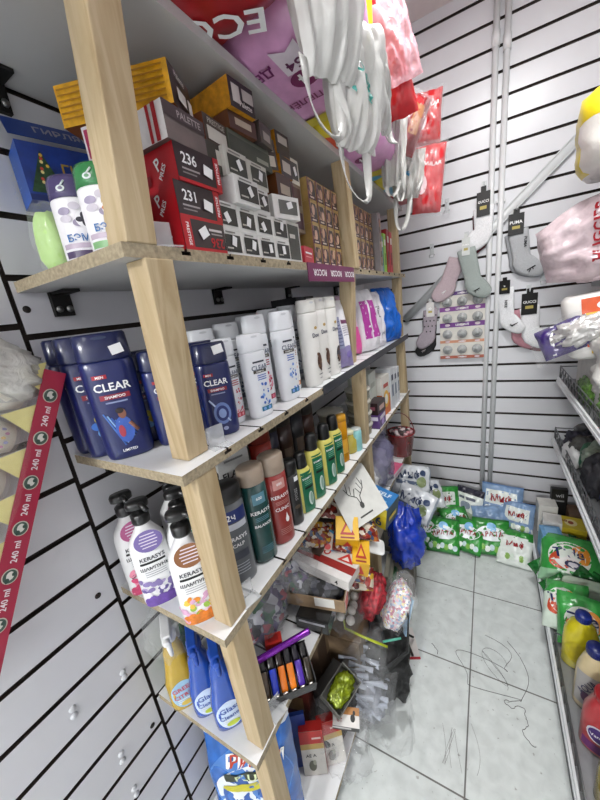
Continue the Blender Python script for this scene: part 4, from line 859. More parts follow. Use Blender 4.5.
# heap of sweets toward the middle post
t = T('stock_box', 'dark carton buried under the heap of sweets', 'carton', (-.555, .86, Z4), 0); b = B(); b.box(-.1, .1, -.12, .12, 0, .13, M('4a3a30', .7)); b.build('box_body', t)
b = B(); b.box(-.1, .1, -.004, .004, .1301, .1308, M('8a7a60', .5)); b.build('tape', t)
carton('flat_box', 'flat white and red box with Cyrillic letters jutting over the edge', 'box', (-.435, .748, Z4+.088), (.20, .11, .032), (R(0), R(5), R(-4)), M('d8d4d0', .5), {'+z': M('cfcac6', .45)},
       [('+z', 'rect', -.5, -.5, .5, -.25, M('d8d4d2', .5)), ('+z', 'rect', -.5, -.25, .5, .02, M('8e1f1c', .45)), ('+z', 'text', 'Фо', -.15, .25, .3, M('b02a20', .4)), ('+z', 'poly', [(.15, .08), (.42, .1), (.28, .44)], M('b82a20', .4)), ('+z', 'poly', [(.22, .14), (.35, .15), (.285, .30)], M('d8d0cc', .4)), ('-y', 'rect', -.5, -.5, .2, .1, M('c8c4c0', .5)), ('-y', 'text', '4', .3, 0, .5, INKK())])
wy = M('d8a81c', .4)
def mcard(name, lab, loc, dim, rot): carton(name, lab, 'box', loc, dim, rot, wy, {'-y': M('c89a14', .4)}, [('+z', 'poly', [(-.32, -.3), (.32, -.3), (0, .34)], M('a82a1c', .4)), ('+z', 'poly', [(-.18, -.2), (.18, -.2), (0, .14)], wy), ('+z', 'rect', -.3, -.45, .3, -.38, M('8a2a1c', .4)), ('-y', 'poly', [(-.25, -.3), (.25, -.3), (0, .34)], M('a82a1c', .4))], 'yellow sweet boxes in the heap')
mcard('sweet_box', 'yellow sweet box with a red triangle emblem on top of the heap', (-.402, .842, Z4+.135), (.075, .085, .055), (R(20), R(8), R(24)))
mcard('sweet_box', 'yellow sweet box lower in the heap by the white lid', (-.352, .815, Z4+.065), (.055, .09, .06), (R(10), R(10), R(20)))
def wrap(lab, loc, rot, w, h, mo, sd, sc=60, cat='sweet bag', grp='sweet bags in the heap'):
    m = M(mo, .25, 'motley', scale=sc, coat=.4); t = T('sweet_bag', lab, cat, loc, rot, grp); pillow('wrapper', w, h, .03, lambda u, v, s: m, sd, .35, 20, 14, parent=t); return t
wrap('red and silver glitter sweet bag leaning at the left of the heap', (-.490, .80, Z4+.155), (R(35), R(20), R(40)), .13, .09, 'candy', 41, 90)
wrap('multicoloured sweet bag at the top left of the heap beside the paper sheet', (-.455, .905, Z4+.195), (R(20), R(15), R(30)), .12, .09, 'candy', 42)
wrap('photo printed sweet bag in front of the yellow boxes', (-.400, .815, Z4+.140), (R(40), R(10), R(15)), .07, .07, 'candy', 43, 80)
wrap('dark red wrapped sweet bag right of the upper yellow box', (-.352, .885, Z4+.150), (R(25), R(25), R(40)), .10, .08, 'candy', 44, 70)
wrap('brown wrapped sweet bag behind the upper yellow box', (-.425, .955, Z4+.17), (R(15), R(10), R(60)), .11, .08, 'candy', 45, 70)
wrap('small grey and red sweet bag hanging over the flat white box', (-.350, .775, Z4+.06), (R(50), R(15), R(20)), .06, .05, 'candy', 46, 90)
wrap('yellow and green sweet bag below the lower yellow box', (-.345, .79, Z4+.03), (R(55), R(10), R(25)), .09, .07, 'candy', 47, 50)
t = T('round_tin', 'round tin with a blue rim and printed lid in the heap', 'tin', (-.462, .806, Z4+.122), (R(28), R(14), 0))
b = B(); b.lathe([(.040, 0), (.042, .002), (.042, .016), (.040, .018)], M('2f88b8', .3, metal=.3), 30); b.build('tin_body', t)
b = B(); b.ell(flat((0,0,.0185), (1,0,0), (0,1,0)), 0, 0, .034, .034, M('b8a898', .4), .0004, 28); b.ell(flat((0,0,.0185), (1,0,0), (0,1,0)), -.004, .004, .02, .018, M('5a4a70', .4), .0008); b.ell(flat((0,0,.0185), (1,0,0), (0,1,0)), .012, -.014, .012, .01, M('c04a4a', .4), .0008); b.build('lid', t)
t = T('loose_lid', 'loose white square plastic lid at the right edge of the heap', 'dish', (-.318, .885, Z4+.085), (R(30), R(25), R(30)))  # loose container lid lying on the heap, not a dish
b = B(); shell(b, [(0, .030, .024), (.003, .032, .026), (.008, .032, .026), (.010, .030, .024)], 5, M('dcdcda', .3), 32); b.build('lid', t, bevel=0)
# blue and yellow carton with the number 6
carton('cereal_box', 'blue and yellow carton marked 6 against the middle post', 'carton', (-.352, 1.065, Z4+.075), (.10, .10, .10), (R(6), R(10), R(-12)), M('2a72b0', .4, var=.08), {'-y': M('d8c02a', .4), '+x': M('1a3a5a', .4)},
       [('-y', 'rect', -.5, .15, .5, .5, M('e0cc48', .4)), ('-y', 'text', '6', .2, -.18, .42, M('3a4a70', .4)), ('-y', 'text', 'H', -.1, .28, .25, M('3a4a70', .4)), ('+z', 'text', 'SELF', .05, .2, .2, M('d8e8f4', .4)), ('+z', 'rect', -.3, -.3, .3, -.1, M('7ab0d8', .4)), ('+x', 'rect', -.3, -.2, .3, .0, M('d8b82a', .4))])
carton('carton', 'pale carton under the blue and yellow one', 'carton', (-.40, 1.06, Z4), (.11, .10, .07), 0, M('a89a84', .6), {}, [('-y', 'rect', -.3, -.2, .3, .2, M('c8bca8', .5))])
# sheet of paper with an antler drawing
t = T('paper_sheet', 'white paper sheet with an antler drawing sloping over the heap', 'paper sheet', (-.395, .955, .836), 0)
ux = Vector((.06, .135, -.005)); uy = Vector((-.065, .055, .052)); b = B()
def pap(u, v, d=0):
    n = ux.cross(uy).normalized(); p = ux*u + uy*v*1.0 + n*(.008*math.sin(u*2.2+v) + d); return tuple(p)
b.grid(pap, -.62, -1.0, .62, 1.0, M('c9c9c4', .7, var=.05), 0, 8, 8); b.grid(lambda u, v, d=0: pap(-u, v, -.0008), -.62, -1.0, .62, 1.0, M('c9c9c4', .7), 0, 8, 8); b.build('sheet', t)
b = B(); ik = M('3a3a38', .6)
for s_ in (-1, 1):
    b.strap([pap(.02*s_, -.35, .001), pap(.05*s_, -.1, .001), pap(.22*s_, .1, .001), pap(.30*s_, .38, .001)], tuple(ux), .003, .0006, ik)
    for k in range(3): b.strap([pap(s_*(.10+.07*k), -.02+.12*k, .001), pap(s_*(.02+.09*k), .22+.16*k, .001)], tuple(ux), .0025, .0006, ik)
b.ell(pap, 0, -.42, .06, .12, ik, .001); b.grid(pap, -.2, -.8, .2, -.74, ik, .001); b.build('drawing', t)

# far part of the fourth board
t = T('film_bag', 'lavender tinted clear bag of folded goods by the middle post', 'film bag', (-.515, 1.40, Z4), 0)
lump('film', (.13, .13, .15), M('8a86ac', .15, 'film', alpha=.5, bump=.7), 51, .25, parent=t); lump('contents', (.10, .10, .10), M('c4c2c8', .5), 52, .35, parent=t, freq=2.4)
t = T('soft_bag', 'white fluffy packed goods in film beside the middle post', 'film bag', (-.47, 1.245, Z4), 0)
lump('film', (.07, .05, .10), FILM(.25), 53, .3, parent=t); lump('contents', (.055, .04, .085), M('d8d6d6', .6), 54, .4, parent=t, freq=3)
carton('packet', 'pink and white packet lying below the lavender tinted bag', 'packet', (-.435, 1.54, Z4), (.10, .13, .03), R(-8), M('dcd6d8', .4), {'+z': M('d8688a', .4)}, [('+z', 'rect', -.5, -.5, -.1, .5, M('e4e0e2', .4)), ('+x', 'rect', -.4, -.2, .4, .2, M('c8a0b0', .5))])
t = T('bucket', 'small dark red plastic bucket at the far end of the fourth board', 'bucket', (-.425, 1.775, Z4), 0)
rb = M('8a1f22', .25, alpha=.92, coat=.4)
b = B(); b.lathe([(.056, 0), (.060, .003), (.078, .135), (.083, .137), (.083, .143), (.076, .143), (.074, .135), (.056, .006), (0, .006)], rb, 32, cap=False); b.build('bucket_body', t)
b = B(); b.tube([(.08*math.cos(a), -.012, .14+.12*math.sin(a)) for a in [PI*k/14 for k in range(15)]], .0025, M('6a1a1c', .3), 8); b.build('handle', t)
lump('fill', (.064, .064, .05), M('7a3a40', .4), 60, .1, parent=t, loc=(0, 0, .05))
r_ = random.Random(3)
for k in range(22):
    a = k*2.4; rr = .058*math.sqrt((k+.5)/22); c = r_.choice(['2a2424', 'd8c8c8', 'b87880', 'c8a0a4', '3a2a2c', 'e0d8d8'])
    q = lump('wrapped_sweet', (.013, .011, .010), M(c, .3, coat=.3), 70+k, .3, seg=(14, 9), loc=(-.425+rr*math.cos(a), 1.775+rr*math.sin(a), Z4+.138+.012*(1-rr/.058)), rot=(k, k*.7, 0), flat_base=False)
    tag(q, 'small wrapped sweet piled in the dark red bucket', 'sweet', 'wrapped sweets in the bucket')
for k, (x, y, z, rx, rz, lb) in enumerate(((-.37, 1.74, .46, 50, 20, 'upper left silver pack with grey print below the bucket'), (-.33, 1.62, .38, 55, -15, 'middle silver pack with grey print above the blue bag'), (-.30, 1.80, .34, 40, 35, 'lower right silver pack with grey print beside the green packs'), (-.39, 1.62, .28, 45, 10, 'buried silver pack behind the blue bag'))):
    m = M('d4d8dc', .22, coat=.4, var=.12, scale=14, bump=.15); t = T('detergent_pack', lb, 'detergent pack', (x, y, z), (R(rx), R(12), R(rz)), 'silver detergent packs at the far end'); pillow('wrapper', .22, .17, .06, lambda u, v, s: M('8a94a0', .3) if abs(u) > .93 else m, 90+k, .3, 26, 20, lambda b, sf, w, h: [b.text(sf, 'Миф', -w*.08, h*.12, h*.26, M('2a3a5e', .35), .002, .1), b.grid(sf, -w*.40, -h*.22, w*.2, -h*.10, M('50607a', .35), .0015, 8, 2), b.ell(sf, w*.24, -h*.1, w*.12, h*.18, M('8a9a6a', .35), .002), b.ell(sf, w*.28, h*.2, w*.08, h*.1, M('3a4a6a', .35), .002)], t)
carton('carton', 'grey carton holding up the silver packs at the far end', 'carton', (-.45, 1.70, ZS[5]+.0003), (.15, .3, .17), 0, M('7a7870', .6), {}, [('-y', 'rect', -.3, -.3, .3, .3, M('9a988c', .5))])
carton('carton', 'grey brown carton on the floor under the deep blue bag', 'carton', (-.352, 1.42, .0002), (.10, .14, .198), R(6), M('6f675c', .6), {}, [('-y', 'rect', -.3, -.3, .3, .2, M('8a8274', .6))])
t = T('film_bag', 'deep blue plastic bag slumped over the floor beside the middle post', 'bag', (-.335, 1.40, .20), R(15))
lump('bag', (.085, .125, .145), M('1c3fb8', .2, var=.2, bump=.5, coat=.4), 95, .38, 2.2, parent=t, freq=2.4)
# ------------------------------------------------------------------ bottom board and floor
Z5 = ZS[5]+.0003
def powder_art(b, sf, w, h):
    b.ell(sf, 0, h*.02, w*.46, h*.34, M('3a7ac8', .3, coat=.3), .0012, 30); b.ell(sf, -w*.05, -h*.05, w*.36, h*.24, M('e4eaf0', .3), .0018, 30); b.ell(sf, -w*.02, -h*.08, w*.33, h*.2, M('1f55a8', .3), .0022, 30)
    b.text(sf, 'РИОМ', w*.08, h*.23, h*.105, INKW(), .0028, -.12, maxw=w*.86); b.text(sf, 'РИОМ', w*.08, h*.23, h*.09, M('b8381c', .4), .0036, -.12, maxw=w*.8)
    b.grid(sf, -w*.28, h*.06, w*.25, h*.15, M('26301c', .4), .0030, 8, 2); b.text(sf, 'PLUS', 0, h*.105, h*.07, M('d8e4b0', .4), .0040)
    b.ell(sf, -w*.1, -.02*h, w*.24, h*.05, M('c8c02a', .4), .0034); b.ell(sf, w*.2, -h*.2, w*.12, h*.08, M('d8e8f8', .4), .0030)
t = T('washing_powder', 'large blue bag of washing powder lettered PLUS under the near end', 'washing powder', (-.565, .395, Z5), R(32))
bw = M('2464b8', .25, coat=.3, var=.15); pillow('bag', .25, .375, .10, lambda u, v, s: M('d8dce4', .3) if v > .88 else bw, 110, .10, 26, 26, powder_art, t, (0, 0, .19), (R(86), 0, 0))
carton('carton', 'tan and red carton between the wall and the blue powder bag', 'carton', (-.635, .47, Z5), (.07, .10, .40), R(10), M('a8905c', .5), {'-y': M('a03428', .4)}, [('-y', 'rect', -.5, -.1, .5, .2, M('c8b480', .4))])
def rbox(lab, loc, rot, dim): carton('gift_box', lab, 'box', loc, dim, rot, M('a8201c', .4), {'-y': M('c8c4bc', .45)}, [('-y', 'rect', -.5, .22, .5, .5, M('b0241f', .4)), ('-y', 'rect', -.5, .1, .5, .22, M('b89a58', .4, metal=.2)), ('-y', 'rect', .02, .32, .4, .36, M('e0c8c0', .4)), ('-y', 'text', 'AE A', -.1, -.04, .07, INKK()), ('-y', 'ell', -.08, -.27, .16, .12, M('5a5a4a', .4)), ('-y', 'ell', .02, -.2, .07, .06, M('9a9a88', .4))], 'red topped boxes on the bottom board')
rbox('red topped white box with a gold band standing on the bottom board', (-.452, .530, Z5), (R(-8), 0, R(30)), (.075, .03, .165))
rbox('second red topped box leaning just behind the gold banded one', (-.408, .578, Z5), (R(-14), 0, R(40)), (.075, .03, .145))
carton('booklet', 'deep blue card between the post and the gold banded box', 'card', (-.505, .515, Z5), (.08, .012, .205), (R(-6), 0, R(35)), M('1c3a8a', .4), {}, [('-y', 'rect', -.3, -.3, .3, .1, M('16306e', .4))])
carton('carton', 'reddish brown carton behind the blue card in the dim lower shelf', 'carton', (-.56, .64, Z5), (.10, .09, .21), R(15), M('7a3428', .5), {}, [('-y', 'rect', -.3, 0, .3, .3, M('a8845a', .5))])
carton('carton', 'large brown carton filling the rear of the bottom board', 'carton', (-.60, .88, Z5), (.17, .30, .34), 0, M('5a4634', .7), {}, [('+x', 'rect', -.3, -.1, .3, .2, M('8a7458', .6))])
# shoe like black case and film
t = T('black_case', 'curved black plastic case wrapped in film on the bottom board', 'case', (-.462, .630, Z5), R(-60))
lump('case', (.075, .028, .035), M('131314', .3, coat=.4), 121, .12, parent=t, loc=(0, 0, .03)); lump('film', (.095, .05, .075), FILM(.2), 122, .3, parent=t, freq=2.4)
# olive sweets in a grey tray
t = T('open_tray', 'grey cardboard tray of olive foil packs tilted at the shelf edge', 'tray', (-.405, .665, .255), (R(8), R(25), R(-12)))
gt = M('6a6a64', .6); b = B(); b.box(-.04, .04, -.06, .06, 0, .003, gt)
for a, c, d, e in ((-.04, -.037, -.06, .06), (.037, .04, -.06, .06), (-.037, .037, -.06, -.057), (-.037, .037, .057, .06)): b.box(a, c, d, e, .003, .034, gt)
b.build('tray', t); lump('foil_pack', (.030, .048, .022), M('8a9a1e', .25, var=.35, scale=70, metal=.3, coat=.3, bump=.5), 123, .35, parent=t, loc=(0, 0, .006), freq=3)
carton('carton', 'dark carton under the tray of olive foil packs', 'carton', (-.44, .70, Z5), (.10, .13, .16), R(-10), M('3a3836', .6), {}, [('-y', 'rect', -.3, -.3, .3, .3, M('5a5854', .5))])
carton('photo_box', 'white box with a black animal silhouette lying on film at the board edge', 'box', (-.378, .632, .185), (.085, .05, .03), (R(12), R(8), R(22)), M('d4d2d0', .4), {'-y': M('2c2c2c', .4), '+z': M('d8d4d0', .4)},
       [('+z', 'rect', -.5, .1, .5, .5, M('b07840', .5)), ('+z', 'ell', .25, -.05, .09, .2, INKK()), ('+z', 'ell', .3, .22, .05, .12, INKK()), ('+z', 'text', 'GT', -.25, -.2, .2, M('8a2a20', .4)), ('-y', 'rect', -.5, .1, .2, .5, M('d0cecc', .4))])
t = T('film_bag', 'crumpled clear film bag under the white silhouette box', 'film bag', (-.385, .640, .0), R(20)); lump('film', (.07, .085, .075), FILM(.3), 124, .35, parent=t, freq=2.6)
# bag of white springy things on the floor edge
t = T('cutlery_bag', 'clear bag of white plastic cutlery slumped from board to floor', 'bag of cutlery', (-.375, .835, .0), R(15))
lump('film', (.105, .145, .145), FILM(.22), 125, .3, parent=t, freq=2.2)
cw = M('b4bac8', .3, coat=.3); b = B(); r_ = random.Random(5)
for s_ in range(90):
    a = Vector((r_.uniform(-.06, .05), r_.uniform(-.10, .10), .06+r_.uniform(0, .15))); d = Vector((r_.uniform(.5, 1), r_.uniform(-.25, .25), r_.uniform(-.25, .15))).normalized()*.045
    b.tube([a-d, a-d*.2, a+d], [.007, .004, .010], cw, 6)
o = b.build('cutlery', t); o['kind'] = 'stuff'
lump('inner_wrap', (.065, .10, .075), M('9a9ea8', .3, bump=.4, coat=.3), 126, .3, parent=t, freq=2.6)
t = T('film_bag', 'loose grey clear film spread over the floor beside the bottom board', 'film sheet', (-.275, .80, 0), R(20)); lump('film', (.075, .11, .03), FILM(.09, 'e4e6e8'), 127, .4, 2.2, parent=t, freq=1.6)
# mesh bag, beads, red netted toys
t = T('bead_bag', 'clear bag of white balls in a brown carton corner above the cutlery bag', 'bag of balls', (-.455, .885, .335), R(10))
b = B(); b.box(-.085, -.082, -.07, .07, -.05, .10, cb); b.box(-.082, .06, .067, .07, -.05, .10, cb); b.box(-.085, .06, -.07, .07, -.053, -.05, cb); b.build('carton_corner', t)
for k in range(12):
    q = B(); q.lathe([(0, -.017)]+[(.017*math.sin(PI*j/8), -.017*math.cos(PI*j/8)) for j in range(1, 8)]+[(0, .017)], M('d4cec6', .3, coat=.4, var=.1), 16, cap=False); q.build('ball', t, (-.05+.036*(k % 3), -.04+.033*(k//3), .012+.012*(k % 2)))
lump('film', (.075, .08, .07), FILM(.16), 128, .25, parent=t, loc=(-.01, 0, -.045), freq=2.4)
carton('carton', 'brown carton under the bag of white balls', 'carton', (-.47, .885, Z5), (.15, .14, .212), R(4), cb, {}, [('-y', 'rect', -.3, -.2, .3, .2, M('7a6448', .7))])
t = T('net_bag', 'red netted bag of small toys leaning beside the white balls', 'net bag', (-.398, .93, .30), (R(-25), R(25), R(20)))
lump('toys', (.042, .06, .085), M('a82a34', .4, 'plain', var=.5, scale=70, bump=.6), 129, .3, parent=t, freq=2.6); b = B()
for k in range(6): b.tube([(.045*math.cos(k*PI/3)*s, .064*math.sin(k*PI/3)*s, .165-.024*j) for j, s in enumerate((.35, .7, .95, 1.05, 1.0, .8, .5))], .0014, M('7a1a22', .4), 5)
b.build('net', t)
t = T('bead_pack', 'clear pack of pastel beads beside the red netted bag', 'bead pack', (-.335, 1.0, .19), (R(-15), R(25), R(15)))
lump('beads', (.045, .075, .105), M('beads', .35, 'motley', scale=120, coat=.3), 130, .15, parent=t); lump('film', (.055, .088, .12), FILM(.2), 131, .25, parent=t, freq=2.2)
carton('picture_card', 'pale blue printed card at the edge of the bead pack', 'card', (-.268, .99, .21), (.006, .07, .14), (R(-20), R(20), R(25)), M('9ab8d0', .4), {}, [('+x', 'rect', -.3, -.2, .3, .3, M('d8e4ec', .4)), ('+x', 'ell', 0, 0, .25, .16, M('6a98c0', .4))])
mk = M('1a1a1b', .6, bump=.6)
t = T('mesh_bag', 'black mesh bag with a stiff rim behind the bead pack', 'bag', (-.335, .945, 0), R(20)); lump('bag', (.09, .125, .125), mk, 132, .3, parent=t, freq=2.2)
b = B(); b.strap([(-.08, -.12, .19), (0, -.13, .21), (.08, -.10, .26), (.10, .0, .30), (.09, .10, .31)], (0, 0, 1), .03, .004, mk); b.build('rim', t)
t = T('hanger_stick', 'yellow green plastic stick bent across the bags', 'stick', (-.40, .85, .285), 0)
b = B(); b.tube([(-.06, .03, .085), (-.055, .0, .05), (-.045, -.015, .03), (.03, -.02, .03), (.11, .0, .0)], .0045, M('a8b42a', .3), 8); b.build('stick', t)
t = T('hanger_stick', 'short turquoise plastic stick beside the yellow green one', 'stick', (-.31, .862, .285), 0)
b = B(); b.tube([(0, 0, 0), (.06, .03, .012)], .004, M('5ab09a', .3), 8); b.build('stick', t)
t = T('picture_card', 'white card with a red edge lying on the floor by the bags', 'card', (-.282, 1.10, 0), R(25))
b = B(); b.box(-.04, .04, -.07, .07, 0.0005, .004, M('dcd6d2', .5), {'-y': M('b0303a', .4)}); b.build('card', t)
b = B(); b.box(-.04, .04, -.07, -.062, .0041, .0046, M('b0303a', .4)); b.build('edge_band', t)
t = T('black_strap', 'black plastic clip with straps resting on the white card', 'clip', (-.278, 1.09, .0045), R(25))
b = B(); b.tube([(-.03, .03, .05), (-.01, .01, .06), (.0, -.02, .03), (.01, -.05, .004)], .005, INKK(), 8); b.tube([(-.01, .01, .06), (.025, .0, .045), (.03, .02, .02)], .0045, INKK(), 8); b.build('clip', t)
carton('booklet', 'green covered book leaning at the foot of the middle post', 'book', (-.322, 1.255, 0), (.02, .15, .20), (0, R(-14), R(8)), M('3f6a48', .5), {'-y': M('8a3a34', .5)}, [('+x', 'rect', -.4, .3, .4, .45, M('a8a898', .5)), ('+x', 'rect', -.4, -.4, .4, .1, M('587a58', .5))])
carton('booklet', 'grey covered book behind the green one at the middle post', 'book', (-.352, 1.265, 0), (.02, .15, .26), (0, R(-10), R(8)), M('8a8678', .5), {}, [('+x', 'rect', -.4, .2, .4, .4, M('b0aa98', .5))])

# detergent packs heaped on the floor against the back wall
gr = M('2f8a34', .28, var=.25, scale=18, coat=.3); gd = M('1f6a2a', .3, coat=.3); wl = M('e0e6e0', .3, coat=.2); bl = M('7f9cc0', .3, var=.2, scale=16, coat=.3); rdk = M('9a1a24', .35)
def g_art(txt):
    def f(b, sf, w, h):
        b.ell(sf, 0, h*.08, w*.40, h*.20, M('e8eef0', .3), .0016, 24); b.ell(sf, w*.02, h*.26, w*.14, h*.12, M('8ac0e8', .3), .0022); b.text(sf, txt, 0, h*.07, h*.15, rdk, .006, .1, maxw=w*.62)
        for k in range(7): b.ell(sf, w*(-.36+.12*k), -h*.33+h*.04*(k % 2), w*.07, h*.08, M(['c8dce0', '7ab04a', 'e8f0e8'][k % 3], .3), .0016)
    return f
def mif_art(b, sf, w, h):
    b.grid(sf, -w*.38, -h*.12, w*.36, h*.30, wl, .0014, 10, 6); b.text(sf, 'Миф', 0, h*.09, h*.22, rdk, .0055, .08, maxw=w*.5)
    for k in range(6): b.ell(sf, w*(-.32+.13*k), -h*.28, w*.08, h*.09, M(['e8ece8', '8ab05a', 'd8e4d8'][k % 3], .3), .0016)
def floor_pack(lab, x, y, z, rx, rz, kind, seed, w=.175, h=.20, ry=0):
    t = T('detergent_pack', lab, 'detergent pack', (x, y, z), (R(rx), R(ry), R(rz)), 'detergent packs heaped on the floor')
    if kind == 'g': mfn = lambda u, v, s: gd if abs(v) > .9 else gr; art = g_art('АРАТА')
    elif kind == 'm': mfn = lambda u, v, s: gd if abs(v) > .9 else (gr if v > -.45 else wl); art = mif_art
    elif kind == 'b': mfn = lambda u, v, s: M('5a7aa8', .3) if abs(v) > .88 else bl; art = mif_art if seed % 2 else None
    elif kind == 'w': mfn = lambda u, v, s: M('2c2c3a', .3) if v > .62 else wl if v > -.5 else M('b0bca8', .3); art = lambda b, sf, w, h: [b.ell(sf, 0, -h*.05, w*.2, h*.12, M('8a94a4', .3), .0016), b.grid(sf, -w*.3, h*.12, w*.3, h*.2, M('5a6070', .3), .0016)]
    else: mfn = lambda u, v, s: gr if v > .5 else wl; art = mif_art
    pillow('wrapper', w, h, .06, mfn, seed, .24, art=art, parent=t)
P_ = [('green detergent pack with a white name panel leaning on the wall left of the pipes', -.225, 2.00, .175, 58, 14, 'm', 201, .19, .19),
 ('white detergent pack with a dark top edge beside the pipes', -.085, 2.03, .165, 62, -22, 'w', 202, .17, .2),
 ('pale blue detergent pack leaning on the wall right of the pipes', .10, 2.06, .20, 60, -8, 'b', 203, .22, .2),
 ('pale blue detergent pack lying flatter below the leaning blue one', .045, 1.965, .14, 35, 18, 'b', 204, .2, .14),
 ('pale blue detergent pack at the right end touching the metal rack', .180, 1.985, .15, 55, -12, 'b', 205, .16, .19),
 ('green detergent pack tilted sideways next to the blue plastic bag', -.305, 1.80, .09, 48, -20, 'g', 206, .17, .2),
 ('green detergent pack with red lettering, front row third from the rack', -.205, 1.775, .085, 50, 4, 'g', 207, .18, .2),
 ('green detergent pack half covered in the middle of the front row', -.075, 1.82, .085, 46, -14, 'g', 208, .17, .19),
 ('wide green detergent pack with red lettering just left of the rack corner', .045, 1.835, .095, 52, 6, 'g', 209, .19, .2),
 ('white and green detergent pack in front of the rack corner', .160, 1.80, .08, 45, -6, 'x', 210, .16, .19),
 ('green detergent pack behind the front row between the name panel pack and pipes', -.14, 1.90, .105, 40, 30, 'g', 211, .17, .18)]
for a in P_: floor_pack(*a)
# hair like threads on the tiles
def thread(lab, pts, r=.0006, c='3a3634'):
    t = B(); t.tube([(x, y, r+.0004) for x, y in pts], r, M(c, .7), 5); tag(t.build('thread'), lab, 'thread', 'dark threads on the floor tiles')
def curl(x0, y0, n, step, seed, a0, turn):
    r = random.Random(seed); a = a0; p = [(x0, y0)]
    for k in range(n): a += r.uniform(-turn, turn) + .12*math.sin(k*.3); p.append((p[-1][0]+step*math.cos(a), p[-1][1]+step*math.sin(a)))
    return p
thread('longest dark thread looping across the right tiles', [(.022+.10*math.sin(k*.19)+.03*math.sin(k*.53), 1.235-.0055*k+.035*math.cos(k*.31)) for k in range(44)], .0007)
thread('dark thread curling left of the looping thread', [(.055+.045*math.cos(k*.33), 1.16+.06*math.sin(k*.27)-.001*k) for k in range(40)], .0005)
thread('dark curved thread at the right beside the rack', [(.105+.004*k, 1.275-.0001*k*k-.004*k) for k in range(12)] + [(.15+.02*math.sin(k*.2), 1.215-.009*k) for k in range(20)], .0008)
thread('short tangled thread below the tile joint on the right', curl(.10, 1.03, 40, .006, 5, 2.8, .9), .0008)
thread('faint hair curve near the bottom of the aisle', [(-.02+.03*math.sin(k*.1), .90-.006*k) for k in range(24)], .0004, '6a6664')
for k in range(6): thread(f'faint straight hair in the left tuft on the near tile, {["first", "second", "third", "fourth", "fifth", "sixth"][k]} from the shelf', [(-.11+.012*k+.02*math.sin(j*.12+k), .86-.0075*j) for j in range(16)], .0004, '6a6664')
thread('small dark crumb of thread on the left tile joint', curl(-.185, 1.14, 14, .004, 9, 0, 1.2), .0010)
# ------------------------------------------------------------------ packs and bags on the top board, overhanging the aisle
ZT = 1.9428
pinkp = M('d79cc8', .35, var=.08, coat=.25); redp = M('a8161f', .35, var=.1, coat=.25)
def slab(name, lab, cat, x0, x1, y0, y1, z0, z1, mfn, art=None, seed=1, group=None, film=None, crumple=.06):
    """soft pack lying flat; its printed face is the underside"""
    t = T(name, lab, cat, ((x0+x1)/2, (y0+y1)/2, z0), 0, group); w, h, th = x1-x0, y1-y0, z1-z0
    n = 7; vs = []; fs = []; ms = []; a, c = 40, 16
    def pt(i, j):
        th_ = PI*j/c; ph = 2*PI*i/a; x, y, z = math.sin(th_)*math.cos(ph), math.sin(th_)*math.sin(ph), math.cos(th_)
        f = (abs(x)**n + abs(y)**n + abs(z)**n)**(-1/n); q = Vector((x, y, z))*2 + Vector((seed*3.3, 0, 0))
        k = 1 + crumple*(noise.noise(q) - .5*abs(noise.noise(q*2.1)))
        return (x*f*k*w/2, y*f*k*h/2, max(z*f*k*th/2, -th/2*.97) + th/2*.97)
    for j in range(c+1):
        for i in range(a): vs.append(pt(i, j))
    for j in range(c):
        for i in range(a):
            fs.append((j*a+i, (j+1)*a+i, (j+1)*a+(i+1) % a, j*a+(i+1) % a)); m_ = [vs[k] for k in fs[-1]]
            ms.append(mfn(sum(p[0] for p in m_)/2/w, sum(p[1] for p in m_)/2/h))
    b = B().add(vs, fs, ms); b.build('wrapper', t)
    if art:
        b = B(); art(b, lambda u, v, d=0: (-u, v, -.0008 - d), w, h); b.build('print', t)
    if film: lump('film', (w*.53, h*.54, th*.56), film, seed, .08, 6, parent=t)
    return t
slab('diaper_pack', 'dark red pack with white ECO letters overhanging the top board at the near end', 'diaper pack', -.69, -.235, .285, .588, ZT, 2.15, lambda u, v: redp,
     lambda b, sf, w, h: [b.text(sf, 'ECO', -.090, .100, .045, INKW(), .001, -.48, sx=1.15), b.ell(sf, -.05, -.05, .05, .03, M('c83038', .4), .0005)], 1)
def art_pink(b, sf, w, h):
    b.grid(sf, -.225, .115, -.05, .150, M('c8b83a', .4), .0005, 6, 2); b.text(sf, 'Solo', -.16, .132, .024, INKW(), .0012)
    b.text(sf, 'ДЕВОЧКИ', -.018, -.084, .024, M('7a2a6a', .4), .0012, 0, maxw=.155)
    b.ell(sf, -.132, -.025, .030, .026, M('7a1f5a', .4), .0008); b.text(sf, '4', -.132, -.025, .034, INKW(), .0016)
    b.poly(sf, [(-.162, -.05), (-.108, -.05), (-.108, -.125), (-.135, -.108), (-.162, -.125)], M('e8dce8', .4), .0006); b.text(sf, '54', -.135, -.07, .026, M('6a2a5a', .4), .0012)
    b.text(sf, 'ПЕЛЁНКИ', -.075, .040, .020, M('7a2a5a', .4), .0012, maxw=.14)
    b.text(sf, 'ИКА', .05, -.13, .02, M('9a5a94', .4), .0012)
slab('diaper_pack', 'pink pack with upside down white lettering and a 4 on its underside', 'diaper pack', -.69, -.225, .600, .905, ZT, 2.16, lambda u, v: pinkp, art_pink, 2)
org = M('d8481c', .4)
slab('diaper_pack', 'orange and yellow pack glimpsed between the white bag handles', 'diaper pack', -.66, -.255, .915, 1.10, ZT, 2.12, lambda u, v: M('d8c22a', .4) if v < -.2 else org, lambda b, sf, w, h: b.text(sf, 'Sol', -.12, .0, .05, INKW(), .001), 3)
